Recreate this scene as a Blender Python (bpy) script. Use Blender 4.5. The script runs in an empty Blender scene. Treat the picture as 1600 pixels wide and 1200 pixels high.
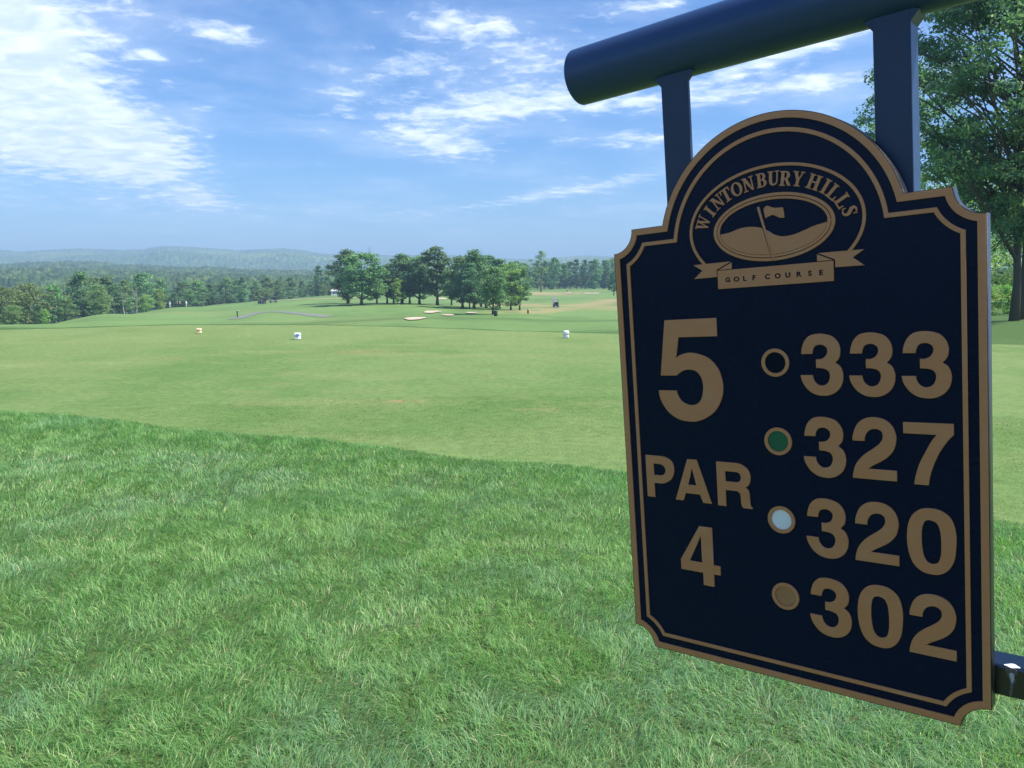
import bpy, bmesh, math, random, json
import numpy as np
from mathutils import Vector, Matrix
from mathutils.geometry import delaunay_2d_cdt
sc = bpy.context.scene
col = sc.collection
R_ = math.radians
# ------------------------------------------------------------------ camera
F = 1230.0; H = 1.60; PITCH = math.atan(160.0 / F)
cam = bpy.data.objects.new('camera', bpy.data.cameras.new('camera'))
cam.data.sensor_width = 36; cam.data.lens = 36 * F / 1600
cam.data.clip_start = 0.05; cam.data.clip_end = 20000
cam.location = (0, 0, H); cam.rotation_euler = (math.pi / 2 - PITCH, 0, 0)
col.objects.link(cam); sc.camera = cam
sc.render.resolution_x = 1024; sc.render.resolution_y = 768
cy = sc.cycles
cy.max_bounces = 6; cy.diffuse_bounces = 3; cy.glossy_bounces = 3; cy.transmission_bounces = 4
cy.transparent_max_bounces = 8; cy.volume_bounces = 0; cy.use_denoising = True
cy.sample_clamp_indirect = 4
cp, sp = math.cos(PITCH), math.sin(PITCH)
def ray(px, py):                       # world direction of a photograph pixel
    a, b = (px - 800) / F, (py - 600) / F
    return Vector((a, cp - b * sp, -sp - b * cp))
def gp(px, py, z=0.0):                 # where that ray meets height z
    d = ray(px, py); t = (z - H) / d.z
    return Vector((d.x * t, d.y * t, z))
# ------------------------------------------------------------------ light and sky
SUN_AZ, SUN_EL = R_(100), R_(50)        # azimuth clockwise from straight ahead (+Y)
sd = Vector((math.sin(SUN_AZ) * math.cos(SUN_EL), math.cos(SUN_AZ) * math.cos(SUN_EL), math.sin(SUN_EL)))
sun = bpy.data.objects.new('sun', bpy.data.lights.new('sun', 'SUN'))
sun.data.energy = 4.3; sun.data.angle = R_(2.5); sun.data.color = (1, .94, .84)
sun.rotation_euler = sd.to_track_quat('Z', 'Y').to_euler(); col.objects.link(sun)
sc.view_settings.view_transform = 'Standard'; sc.view_settings.look = 'None'
sc.view_settings.exposure = 1.0; sc.view_settings.gamma = 1
world = bpy.data.worlds.new('World'); sc.world = world; world.use_nodes = True
class NT:
    def __init__(s, tree): s.t = tree; tree.nodes.clear()
    def n(s, typ, ins=None, **kw):
        nd = s.t.nodes.new(typ)
        for k, v in kw.items(): setattr(nd, k, v)
        for k, v in (ins or {}).items():
            if isinstance(v, bpy.types.NodeSocket): s.t.links.new(v, nd.inputs[k])
            else: nd.inputs[k].default_value = v
        return nd
    def m(s, op, a, b=0.0, c=0.0, clamp=False):
        nd = s.n('ShaderNodeMath', {0: a, 1: b, 2: c}, operation=op); nd.use_clamp = clamp
        return nd.outputs[0]
    def mix(s, f, a, b, mode='MIX'):
        nd = s.n('ShaderNodeMix', data_type='RGBA', blend_type=mode)
        for i, v in ((0, f), (6, a), (7, b)):
            if isinstance(v, bpy.types.NodeSocket): s.t.links.new(v, nd.inputs[i])
            else: nd.inputs[i].default_value = v
        return nd.outputs[2]
    def sstep(s, x, lo, hi):
        nd = s.n('ShaderNodeMapRange', {0: x, 1: lo, 2: hi, 3: 0., 4: 1.}, interpolation_type='SMOOTHSTEP')
        return nd.outputs[0]
w = NT(world.node_tree)
geo = w.n('ShaderNodeTexCoord').outputs['Generated']
sky = w.n('ShaderNodeTexSky', sky_type='NISHITA'); sky.sun_disc = False
sky.sun_elevation = SUN_EL; sky.sun_rotation = SUN_AZ; sky.altitude = 100; sky.air_density = 1.0
sky.dust_density = 0.6; sky.ozone_density = 3.0
xyz = w.n('ShaderNodeSeparateXYZ', {0: geo})
X, Y, Z = xyz.outputs
az = w.m('ARCTAN2', X, Y); el = w.m('ARCSINE', Z)
ae = w.n('ShaderNodeCombineXYZ', {0: az, 1: el}).outputs[0]
zz = w.m('MAXIMUM', w.m('ADD', Z, .10), .03)
pl = w.n('ShaderNodeCombineXYZ', {0: w.m('DIVIDE', X, zz), 1: w.m('DIVIDE', Y, zz)}).outputs[0]
def blob(px, py, rx, ry, slope=0.0):
    d = ray(px, py).normalized(); a0 = math.atan2(d.x, d.y); e0 = math.asin(d.z)
    v = w.n('ShaderNodeVectorMath', {0: ae, 1: (a0, e0, 0)}, operation='SUBTRACT').outputs[0]
    q = w.n('ShaderNodeSeparateXYZ', {0: v})
    x = w.m('MULTIPLY', q.outputs[0], F / rx)
    y = w.m('MULTIPLY', w.m('ADD', q.outputs[1], w.m('MULTIPLY', q.outputs[0], slope)), F / ry)
    r2 = w.m('ADD', w.m('MULTIPLY', x, x), w.m('MULTIPLY', y, y))
    return w.m('EXPONENT', w.m('MULTIPLY', r2, -1.0))
SKYSTR = .076; SKYSAT = 1.22; SKYTINT = (.76, .97, 1.22, 1)
BL = [(10,50,120,90,0,1.5),(50,150,110,60,.5,1.2),(90,225,160,45,-.1,1.1),(215,240,90,40,.3,.9),(345,52,55,14,.1,1.0),(240,88,26,9,.2,.8),
      (310,312,50,14,.1,.8),(735,45,120,30,.0,.85),(650,105,60,18,0,.9),(830,100,70,25,0,.6),(755,165,180,26,-.1,.95),(690,225,80,22,.1,1.15),(540,140,45,30,.0,.6),
      (930,160,140,16,-.05,.7),(880,300,190,12,-.15,.9),(1000,218,110,16,0,.8),(1210,88,130,14,-.25,1.2),(1130,150,110,14,-.1,.8),(1280,130,70,14,0,.8),(1010,10,80,12,0,.7),
      (500,330,300,14,0,.25),(100,330,240,26,0,.15),(1330,40,80,20,-.3,.9)]
mask = None
for b in BL:
    g = w.m('MULTIPLY', blob(*b[:5]), b[5])
    mask = g if mask is None else w.m('ADD', mask, g)
n1 = w.n('ShaderNodeTexNoise', {'Vector': pl, 'Scale': 1.1, 'Detail': 10., 'Roughness': .62, 'Distortion': .35}).outputs[0]
mp = w.n('ShaderNodeMapping', {'Vector': pl, 'Rotation': (0, 0, R_(35)), 'Scale': (6.5, 8.5, 1)}).outputs[0]
n2 = w.n('ShaderNodeTexNoise', {'Vector': mp, 'Scale': 1.0, 'Detail': 6., 'Roughness': .6, 'Distortion': .5}).outputs[0]
n3 = w.n('ShaderNodeTexNoise', {'Vector': pl, 'Scale': 13.0, 'Detail': 5., 'Roughness': .62, 'Distortion': .3}).outputs[0]
nn = w.m('ADD', w.m('MULTIPLY', n1, .34), w.m('ADD', w.m('MULTIPLY', n2, .30), w.m('MULTIPLY', n3, .36)))
# thick cloud: noise pushed over its threshold where the mask is high
dens = w.sstep(w.m('ADD', nn, w.m('MULTIPLY', mask, .23)), .53, .80)
veil = w.m('MULTIPLY', w.sstep(w.m('ADD', n1, w.m('MULTIPLY', mask, .22)), .42, .85), .45)
dens = w.m('MAXIMUM', dens, veil)
low = w.sstep(el, -.02, .10)
dens = w.m('MULTIPLY', dens, w.m('ADD', w.m('MULTIPLY', low, .75), .25))
shade = w.sstep(n2, .3, .75)
ccol = w.mix(shade, (5.6, 6.8, 9.2, 1), (9.3, 9.9, 10.8, 1))
hs = w.n('ShaderNodeHueSaturation', {'Hue': .5, 'Saturation': SKYSAT, 'Value': 1.0, 'Color': sky.outputs[0]}).outputs[0]
tint = w.mix(1.0, hs, SKYTINT, 'MULTIPLY')
fin = w.mix(w.m('MULTIPLY', dens, .93), tint, ccol)
bg = w.n('ShaderNodeBackground', {'Color': fin, 'Strength': SKYSTR})
w.n('ShaderNodeOutputWorld', {'Surface': bg.outputs[0]})
# colours tuned together
BLADE_GAIN = 2.55; LEAF_GAIN = 2.7; NEAR_GAIN = 2.8
BRZ_A = (.56, .215, .088, 1); BRZ_B = (.70, .295, .122, 1); BRZ_C = (.60, .34, .20, 1)
NAVY = (.0022, .0075, .029); PIPE_GLARE = (.026, .062, .155); TUBE = (.012, .029, .074)  # haze glare is put into the frame blues, most in the pipe
HZC = (.47, .69, .94, 1); HZD = .00042
# ------------------------------------------------------------------ helpers
def tag(o, label=None, cat=None, group=None, kind=None):
    if label: o['label'] = label
    if cat: o['category'] = cat
    if group: o['group'] = group
    if kind: o['kind'] = kind
    return o
def link(name, me, mat=None, parent=None):
    o = bpy.data.objects.new(name, me); col.objects.link(o)
    if mat is not None and not me.materials: me.materials.append(mat)
    if parent: o.parent = parent
    return o
def empty(name, loc=(0, 0, 0), rz=0.0):
    o = bpy.data.objects.new(name, None); o.empty_display_size = .2
    o.location = loc; o.rotation_euler = (0, 0, rz); col.objects.link(o); return o
def copy_tree(o, parent=None):
    c = o.copy(); col.objects.link(c); c.parent = parent
    for ch in [x for x in o.children]: copy_tree(ch, c)
    return c
def np_mesh(name, V, polys, colors=None, smooth=False):
    """polys: list of int arrays (n,k)"""
    me = bpy.data.meshes.new(name)
    V = np.asarray(V, np.float32); me.vertices.add(len(V)); me.vertices.foreach_set('co', V.ravel())
    lp = np.concatenate([p.ravel() for p in polys]).astype(np.int32)
    tot = np.concatenate([np.full(len(p), p.shape[1], np.int32) for p in polys])
    st = np.concatenate([[0], np.cumsum(tot)[:-1]]).astype(np.int32)
    me.loops.add(len(lp)); me.loops.foreach_set('vertex_index', lp)
    me.polygons.add(len(tot)); me.polygons.foreach_set('loop_start', st); me.polygons.foreach_set('loop_total', tot)
    if smooth: me.polygons.foreach_set('use_smooth', np.ones(len(tot), bool))
    me.update(calc_edges=True)
    if colors is not None:
        a = me.color_attributes.new('tone', 'FLOAT_COLOR', 'POINT')
        c = np.ones((len(V), 4), np.float32); c[:, :3] = colors; a.data.foreach_set('color', c.ravel())
    return me
def bm_mesh(name, bm, smooth=False):
    me = bpy.data.meshes.new(name); bm.normal_update(); bm.to_mesh(me); bm.free()
    if smooth:
        for p in me.polygons: p.use_smooth = True
    return me
def add_box(bm, c, s, rot=None, bevel=0):
    r = bmesh.ops.create_cube(bm, size=1); vs = r['verts']
    bmesh.ops.scale(bm, vec=s, verts=vs)
    if bevel:
        es = list({e for v in vs for e in v.link_edges})
        rr = bmesh.ops.bevel(bm, geom=es, offset=bevel, segments=2, affect='EDGES', profile=.5)
        vs = list({v for f in rr['faces'] for v in f.verts} | {v for v in vs if v.is_valid})
    if rot: bmesh.ops.transform(bm, matrix=rot, verts=vs)
    bmesh.ops.translate(bm, vec=c, verts=vs); return vs
def add_tube(bm, pts, rad, n=8, cap=True):
    pts = [Vector(p) for p in pts]; rings = []
    if not hasattr(rad, '__len__'): rad = [rad] * len(pts)
    for i, p in enumerate(pts):
        t = (pts[min(i + 1, len(pts) - 1)] - pts[max(i - 1, 0)]).normalized()
        a = t.orthogonal().normalized() if i == 0 else (a - t * a.dot(t)).normalized()
        b = t.cross(a)
        rings.append([bm.verts.new(p + (a * math.cos(2 * math.pi * k / n) + b * math.sin(2 * math.pi * k / n)) * rad[i]) for k in range(n)])
    for i in range(len(rings) - 1):
        for k in range(n):
            bm.faces.new((rings[i][k], rings[i][(k + 1) % n], rings[i + 1][(k + 1) % n], rings[i + 1][k]))
    if cap: bm.faces.new(rings[0][::-1]); bm.faces.new(rings[-1])
def lathe(bm, prof, n=24, c=(0, 0, 0)):
    rings = []
    for r, z in prof:
        rings.append([bm.verts.new((c[0] + r * math.cos(2 * math.pi * k / n), c[1] + r * math.sin(2 * math.pi * k / n), c[2] + z)) for k in range(n)])
    for i in range(len(rings) - 1):
        for k in range(n): bm.faces.new((rings[i][k], rings[i][(k + 1) % n], rings[i + 1][(k + 1) % n], rings[i + 1][k]))
    bm.faces.new(rings[0][::-1]); bm.faces.new(rings[-1])
def boxm(c, s, bevel=0):
    bm = bmesh.new(); add_box(bm, c, s, bevel=bevel); return bm
def hash2(ix, iy, seed=0):
    h = (ix.astype(np.int64) * 374761393 + iy.astype(np.int64) * 668265263 + seed * 69069 + 12345) & 0xffffffff
    h = ((h ^ (h >> 13)) * 1274126177) & 0xffffffff
    return ((h ^ (h >> 16)) & 0xffffff) / float(0xffffff)
def vnoise(x, y, seed=0):
    ix, iy = np.floor(x), np.floor(y); fx, fy = x - ix, y - iy
    fx = fx * fx * (3 - 2 * fx); fy = fy * fy * (3 - 2 * fy)
    a, b = hash2(ix, iy, seed), hash2(ix + 1, iy, seed); c, d = hash2(ix, iy + 1, seed), hash2(ix + 1, iy + 1, seed)
    return (a * (1 - fx) + b * fx) * (1 - fy) + (c * (1 - fx) + d * fx) * fy
def fbm(x, y, seed=0, o=4):
    s = 0; a = .5; t = 0
    for i in range(o): s = s + a * vnoise(x * 2 ** i, y * 2 ** i, seed + i); t += a; a *= .55
    return s / t
def smooth01(x): x = np.clip(x, 0, 1); return x * x * (3 - 2 * x)
# ------------------------------------------------------------------ materials
def mat(name):
    m = bpy.data.materials.new(name); m.use_nodes = True; return m, NT(m.node_tree)
def simple(name, c, rough=.6, metal=0., spec=.5, bump=0., bscale=200., var=0.):
    m, t = mat(name)
    cc = (*c, 1)
    tc = t.n('ShaderNodeTexCoord').outputs['Object']
    no = t.n('ShaderNodeTexNoise', {'Vector': tc, 'Scale': bscale, 'Detail': 4.}).outputs[0]
    if var:
        cc = t.mix(no, tuple(x * (1 - var) for x in c) + (1,), tuple(min(1, x * (1 + var)) for x in c) + (1,))
    ins = {'Base Color': cc, 'Roughness': rough, 'Metallic': metal, 'Specular IOR Level': spec}
    if bump: ins['Normal'] = t.n('ShaderNodeBump', {'Height': no, 'Strength': bump, 'Distance': .001}).outputs[0]
    b = t.n('ShaderNodeBsdfPrincipled', ins)
    t.n('ShaderNodeOutputMaterial', {'Surface': b.outputs[0]}); return m
def leafmat(name, transl=.35, gloss=.25, rough=.5, hue=0.0, gain=1.0):
    m, t = mat(name)
    c = t.n('ShaderNodeVertexColor', layer_name='tone').outputs[0]
    rnd = t.n('ShaderNodeObjectInfo').outputs['Random']
    v = t.m('MULTIPLY', t.m('ADD', t.m('MULTIPLY', rnd, .30), .85), gain)
    h = t.m('ADD', t.m('MULTIPLY', rnd, .05), .480 + hue)
    if hue == 99: h = .5; v = gain
    c = t.n('ShaderNodeHueSaturation', {'Hue': h, 'Saturation': 1., 'Value': v, 'Color': c}).outputs[0]
    b = t.n('ShaderNodeBsdfPrincipled', {'Base Color': c, 'Roughness': rough, 'Specular IOR Level': gloss})
    tr = t.n('ShaderNodeBsdfTranslucent', {'Color': t.mix(1.0, c, (1.0, 1.25, .75, 1), 'MULTIPLY')})
    mx = t.n('ShaderNodeMixShader', {0: transl, 1: b.outputs[0], 2: tr.outputs[0]})
    t.n('ShaderNodeOutputMaterial', {'Surface': mx.outputs[0]}); return m
def tonemat(name, rough=.9, spec=.1, bump=None, gain=1.0, fine=None):
    m, t = mat(name)
    c = t.n('ShaderNodeVertexColor', layer_name='tone').outputs[0]
    tc = t.n('ShaderNodeNewGeometry').outputs['Position']
    if fine:
        for (s, lo, hi) in fine:
            no = t.n('ShaderNodeTexNoise', {'Vector': tc, 'Scale': s, 'Detail': 5., 'Roughness': .65}).outputs[0]
            f = t.n('ShaderNodeMapRange', {0: no, 1: .3, 2: .7, 3: lo, 4: hi}).outputs[0]
            cc = t.n('ShaderNodeCombineColor', {0: f, 1: t.m('ADD', t.m('MULTIPLY', f, .9), .1), 2: f}).outputs[0]
            c = t.mix(1.0, c, cc, 'MULTIPLY')
    ins = {'Base Color': c, 'Roughness': rough, 'Specular IOR Level': spec}
    if bump:
        no = t.n('ShaderNodeTexNoise', {'Vector': tc, 'Scale': bump[0], 'Detail': 6., 'Roughness': .7}).outputs[0]
        ins['Normal'] = t.n('ShaderNodeBump', {'Height': no, 'Strength': bump[1], 'Distance': bump[2]}).outputs[0]
    b = t.n('ShaderNodeBsdfPrincipled', ins)
    t.n('ShaderNodeOutputMaterial', {'Surface': b.outputs[0]}); return m
# ------------------------------------------------------------------ terrain
# height nodes (distance ahead, z) along eleven directions, each given by its slope to the side
PROF = {
 -700: [(26, 0), (34, -.7), (60, -2.2), (110, -4.6), (200, -11), (320, -15)],
 0:    [(27.3, 0), (34, -.7), (55, -1.7), (80, -3.0), (108, -4.2), (150, -8.5), (300, -15)],
 156:  [(29, 0), (36, -.8), (60, -2.2), (90, -3.6), (165, -4.95), (210, -8.5), (330, -14)],
 269:  [(30.5, 0), (38, -.9), (65, -2.8), (100, -4.2), (160, -5.2), (228, -5.7), (270, -8.5), (340, -13)],
 344:  [(30.5, 0), (38, -.9), (65, -2.9), (100, -4.4), (160, -5.4), (262, -5.7), (300, -7.5), (360, -11)],
 406:  [(30.5, 0), (38, -.9), (65, -2.9), (100, -4.2), (140, -4.6), (200, -5.0), (285, -5.1), (330, -7), (380, -10)],
 500:  [(30.3, 0), (38, -.9), (65, -2.9), (100, -4.1), (140, -4.4), (200, -4.4), (300, -4.3), (340, -4.2), (400, -7)],
 640:  [(29, 0), (36, -.9), (65, -2.9), (95, -3.9), (118, -4.0), (140, -3.8), (190, -3.9), (260, -4.4), (340, -3.8), (420, -4.5)],
 740:  [(27.5, 0), (35, -.9), (62, -2.9), (95, -4.1), (125, -4.3), (160, -4.1), (220, -5.2), (300, -4.6), (380, -3.0), (450, -2.5)],
 880:  [(26, 0), (33, -.9), (60, -2.9), (90, -4.0), (130, -4.3), (180, -4.6), (230, -5.0), (300, -4.1), (390, -2.9), (450, -2.2)],
 1000: [(25, 0), (32, -.8), (60, -2.6), (90, -3.5), (140, -4.0), (200, -4.0), (300, -3.2), (420, -2.2)],
 1300: [(23, 0), (28, -.5), (50, -1.2), (90, -1.7), (150, -1.6), (300, -1.4)],
 1600: [(21, 0), (25, -.35), (38, -.30), (60, -.8), (150, -.9), (300, -.6)],
 2400: [(21, 0), (25, -.25), (40, -.2), (80, -.4), (300, .5)]}
PX = np.array(sorted(PROF)); DG = np.exp(np.linspace(math.log(8), math.log(900), 420))
TAB = np.array([np.interp(DG, [8] + [a for a, b in PROF[k]] + [900], [0] + [b for a, b in PROF[k]] + [-14 if k < 600 else -6]) for k in PX])
ker = np.exp(-np.linspace(-1.6, 1.6, 9) ** 2); ker /= ker.sum()
PADT = np.concatenate([np.repeat(TAB[:, :1], 4, 1), TAB, np.repeat(TAB[:, -1:], 4, 1)], 1)
TABS = np.array([np.convolve(r, ker, 'valid') for r in PADT])
XF = np.linspace(-700, 2400, 400)
TF = np.array([np.interp(XF, PX, TABS[:, j]) for j in range(TABS.shape[1])])      # (D, x)
k2 = np.exp(-np.linspace(-2, 2, 9) ** 2); k2 /= k2.sum()
TF = np.array([np.convolve(np.pad(r, 4, mode='edge'), k2, 'valid') for r in TF])
def terrain(x, y):
    x = np.asarray(x, float); y = np.asarray(y, float); r = np.hypot(x, y) + 1e-6
    D = np.maximum(y, .6 * r); s = np.clip(x / np.maximum(D, 1e-3), -1.2, 1.3)
    u = (np.clip(s * F + 800, -700, 2399.9) + 700) / 3100 * 399
    v = np.clip((np.log(np.clip(D, 8, 899)) - math.log(8)) / (math.log(900) - math.log(8)) * 419, 0, 418.99)
    iu, iv = u.astype(int), v.astype(int); fu, fv = u - iu, v - iv; iu1 = np.minimum(iu + 1, 399)
    z = (TF[iv, iu] * (1 - fu) + TF[iv, iu1] * fu) * (1 - fv) + (TF[iv + 1, iu] * (1 - fu) + TF[iv + 1, iu1] * fu) * fv
    a = np.abs(np.arctan2(x, y)); wgt = smooth01((a - R_(55)) / R_(35))
    z = z * (1 - wgt)
    amp = smooth01((r - 60) / 80) * .30
    z = z + amp * (fbm(x / 22, y / 22, 5, 3) - .5) * 2
    z = z + smooth01((r - 5) / 10) * (1 - smooth01((r - 30) / 20)) * .02 * (fbm(x / 3, y / 3, 9, 2) - .5)
    return z
def tz(x, y): return float(terrain(np.array([x]), np.array([y]))[0])
def on_ground(px, py, dmin=8, dmax=600):      # first point of the ground along a pixel's ray
    d = ray(px, py); Y = np.exp(np.linspace(math.log(dmin), math.log(dmax), 4000)); t = Y / d.y
    x = d.x * t; z = H + d.z * t; g = terrain(x, Y); k = np.nonzero(z <= g)[0]
    k = k[0] if len(k) else len(Y) - 1
    return Vector((x[k], Y[k], g[k]))
def crest(px, d0, d1):                   # the highest-looking ground along a column: the skyline of the fairway
    D = np.linspace(d0, d1, 400); x = (px - 800) / F * D; g = terrain(x, D); k = int(np.argmax((g - H) / D)); return Vector((x[k], D[k], g[k]))
def at_depth(px, D):
    x = (px - 800) / F * D * 1.0
    return Vector((x, D, tz(x, D)))
# the mowing line between long rough and the tee
edge = [gp(a, b, .05) for a, b in [(-500, 592), (-200, 617), (0, 636), (180, 651), (350, 669), (580, 687), (720, 706), (975, 728), (1250, 762), (1560, 803), (1700, 822), (2100, 880)]]
EX = np.array([p.x for p in edge]); EY = np.array([p.y for p in edge])
def edge_y(x): return np.interp(x, EX, EY) + .05 * np.sin(x * 2.1) + .03 * np.sin(x * 5.3)
TE = sorted((((px - 800) / F), d) for px, d in [(-700, 26), (0, 27.3), (156, 29), (269, 30.5), (500, 30.3), (640, 29), (740, 27.5), (880, 26), (1000, 25), (1300, 23), (1600, 21), (2400, 21)])
def tee_d(s): return np.interp(s, [a for a, b in TE], [b for a, b in TE])
def lerp3(a, b, f): return a + (np.asarray(b) - a) * np.clip(f, 0, 1)[:, None]
FESCUE = [(800, 489, 5, 6, .8), (830, 487, 6, 8, .9), (860, 484, 6, 8, .9), (890, 481, 6, 8, .9), (915, 477, 6, 9, .95), (940, 473, 6, 12, 1), (962, 469, 7, 14, 1), (825, 458, 7, 14, 1), (848, 459, 7, 14, .9), (870, 461, 5, 10, .6), (420, 468, 6, 7, .8), (455, 465, 9, 8, .9), (490, 463, 9, 8, .9), (460, 492, 5, 3, .5)]
G_TEE = (.160, .242, .078); G_FAIR = (.170, .270, .082); G_ROUGH = (.075, .135, .034); G_LONG = (.060, .105, .030)
def ground_color(x, y):
    n = len(x); r = np.hypot(x, y); s = x / np.maximum(y, .5); D = np.maximum(y, .6 * r)
    c = np.tile(np.array(G_FAIR), (n, 1))
    # fairway mottling and mowing bands
    m = fbm(x / 9, y / 25, 21, 4); c = lerp3(c, (.125, .215, .060), (m - .42) * 3)
    m = fbm(x / 30 + 7, y / 30, 31, 3); c = lerp3(c, (.20, .265, .085), (m - .55) * 3)
    # rough strips
    px = s * F + 800
    dark = np.exp(-((D - (118 + 6 * np.sin(px / 90))) / 4.5) ** 2) * (px > 330) * .6
    c = lerp3(c, G_ROUGH, dark)
    rgh = smooth01((fbm(x / 45 + 3, y / 60, 44, 3) - .50) * 6) * smooth01((D - 150) / 30)
    c = lerp3(c, (.095, .165, .048), rgh * .45)
    # tall dry fescue on the right bank and the crest
    fes = smooth01((px - 700) / 80) * np.exp(-((D - (205 + (px - 880) * -.25 + 22 * (fbm(x / 20, y / 20, 3, 2) - .5))) / 22) ** 2) * smooth01((fbm(x / 12, y / 14, 77, 3) - .30) * 5)
    c = lerp3(c, (.34, .29, .13), fes * .95)
    fes2 = np.exp(-((D - 283) / 9) ** 2) * smooth01((px - 400) / 30) * (1 - smooth01((px - 540) / 30))
    c = lerp3(c, (.33, .30, .14), fes2 * .8)
    fes3 = smooth01((px - 780) / 40) * (1 - smooth01((px - 905) / 20)) * np.exp(-((D - 345) / 20) ** 2)
    c = lerp3(c, (.36, .30, .15), fes3 * .8)
    for (ax, ay, rx, ry, k) in FESCUE:
        p = on_ground(ax, ay); g = np.exp(-((x - p.x) / rx) ** 2 - ((y - p.y) / ry) ** 2) * smooth01((fbm(x / 5, y / 9, 78, 3) - .22) * 5)
        c = lerp3(c, (.36, .30, .14), g * k)
    # beyond the crest on the left and behind everything: rough woodland floor
    far = smooth01((D - 300) / 120); c = lerp3(c, (.045, .075, .025), far * (px < 540) * 1.0)
    leftcrest = np.interp(px, [-700, 0, 156, 269, 344, 406, 500], [112, 118, 175, 240, 275, 297, 350])
    c = lerp3(c, (.04, .065, .022), smooth01((D - leftcrest) / 12) * (px < 540))
    # right-hand meadow beyond the tee
    c = lerp3(c, (.19, .25, .06), smooth01((px - 1250) / 200) * smooth01((D - 24) / 4) * (1 - smooth01((D - 60) / 40)))
    # bank just over the tee's far edge: longer and darker
    te = tee_d(s); bank = smooth01((D - te + 1.3) / .5) * (1 - smooth01((D - te - 40) / 30))
    c = lerp3(c, (.070, .135, .036), bank * .95)
    # the tee
    tee = (D < te) & (y > 0)
    t = np.tile(np.array(G_TEE), (n, 1))
    m = fbm(x / 1.6, y / 3.6, 61, 5); t = lerp3(t, (.115, .205, .055), (m - .42) * 2.8)
    m = fbm(x / 2.6 + 4, y / 1.3, 71, 4); t = lerp3(t, (.215, .27, .100), (m - .58) * 2.6)
    m = fbm(x / 0.45, y / 0.6, 81, 3); t = lerp3(t, (.20, .25, .09), (m - .55) * 1.5)
    far_t = smooth01((D - 14) / 10); t = lerp3(t, (.225, .285, .105), far_t * .35)
    for (ax, ay, rx, ry, k) in [(628, 627, .34, .10, 1.), (560, 629, .16, .06, .6), (562, 550, .7, .5, .5), (700, 575, .3, .15, .4), (250, 560, .8, .3, .25), (830, 640, .3, .1, .4), (420, 600, .5, .15, .2)]:
        p = gp(ax, ay); g = np.exp(-((x - p.x) / rx) ** 2 - ((y - p.y) / ry) ** 2) * smooth01((fbm(x / .12, y / .12, 91, 3) - .25) * 3)
        t = lerp3(t, (.33, .24, .13), g * k)
    tee = tee & (D < te - 1.1); c[tee] = t[tee]
    rough = (y < edge_y(x)) & (np.abs(x) < 60)
    q = np.tile(np.array((.080, .120, .040)), (n, 1)); m = fbm(x / .7, y / .7, 15, 4); q = lerp3(q, (.085, .085, .04), (m - .5) * 2)
    c[rough] = q[rough]
    return c
a1 = np.linspace(-.72, .72, 560); a2 = np.concatenate([np.linspace(.76, 2 * math.pi - .76, 60)])
AZ = np.concatenate([a1, a2]); nA = len(AZ)
RR = np.concatenate([[.15, .6], np.exp(np.linspace(math.log(1.1), math.log(520), 560)), np.exp(np.linspace(math.log(560), math.log(5600), 24))])
AA, RG = np.meshgrid(AZ, RR); gx = (np.sin(AA) * RG).ravel(); gy = (np.cos(AA) * RG).ravel()
gz = terrain(gx, gy); V = np.stack([gx, gy, gz], 1)
nR = len(RR); i, j = np.meshgrid(np.arange(nR - 1), np.arange(nA), indexing='ij'); j2 = (j + 1) % nA
Q = np.stack([i * nA + j, (i + 1) * nA + j, (i + 1) * nA + j2, i * nA + j2], -1).reshape(-1, 4)[:, ::-1]
cen = np.arange(nA)[None, ::-1]
me = np_mesh('ground', V, [Q, cen[:, ::-1]], ground_color(gx, gy), smooth=True)
M_GROUND = tonemat('mown_turf', .85, .15, bump=(60, .35, .02), fine=[(45., .66, 1.24), (8., .76, 1.2), (1.3, .92, 1.08), (260., .85, 1.12)])
tag(link('ground', me, M_GROUND), kind='structure')
# ------------------------------------------------------------------ wooded hills
def ridge(px, pts): return np.interp(px, [a for a, b in pts], [b for a, b in pts])
FAR = [(-900, 398), (-300, 395), (-100, 394), (0, 391.5), (40, 395), (80, 393), (134, 390.5), (200, 393), (234, 391.5), (255, 388), (272, 387), (312, 388.5), (375, 393.5), (410, 392), (447, 390.5), (470, 392), (500, 397.5), (530, 399.5), (600, 401), (700, 400.5), (760, 404), (812, 407), (860, 405), (914, 401), (950, 403), (1100, 408), (1600, 404), (2600, 400)]
MID = [(-900, 414), (-200, 418), (0, 418), (60, 415), (109, 412), (170, 416), (250, 420), (360, 424), (500, 428), (700, 432), (1000, 432), (1600, 425), (2600, 424)]
sA = np.linspace(-1.05, 1.15, 2000); dD = np.exp(np.linspace(math.log(430), math.log(4600), 300))
S_, D_ = np.meshgrid(sA, dD); px_ = S_ * F + 800
hf = 1.6 + 3200 * (440 - ridge(px_, FAR)) / F - 5; hm = 1.6 + 1300 * (440 - ridge(px_, MID)) / F - 4
hn = np.where(px_ < 560, -5.0, -7.0)
hv = hm * .62
zs = np.stack([hn, hn * .4 + hm * .35, hm, hv, hf * .62, hf, hf * .5]); ds = [430, 820, 1300, 1750, 2500, 3200, 4600]
Zb = np.zeros_like(D_)
for k in range(len(ds) - 1):
    mk = (D_ >= ds[k]) & (D_ <= ds[k + 1]); f = (D_ - ds[k]) / (ds[k + 1] - ds[k]); f = f * f * (3 - 2 * f)
    Zb = np.where(mk, zs[k] * (1 - f) + zs[k + 1] * f, Zb)
hx = S_ * D_; hy = D_
Zb += (fbm(hx / 260, hy / 260, 8, 4) - .5) * 30 * smooth01((D_ - 1500) / 700) * (1 - smooth01((D_ - 2750) / 350))
Zb += (fbm(hx / 120, hy / 160, 18, 4) - .5) * 16 * (1 - smooth01((D_ - 1500) / 700)) * smooth01((D_ - 500) / 200)
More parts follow.
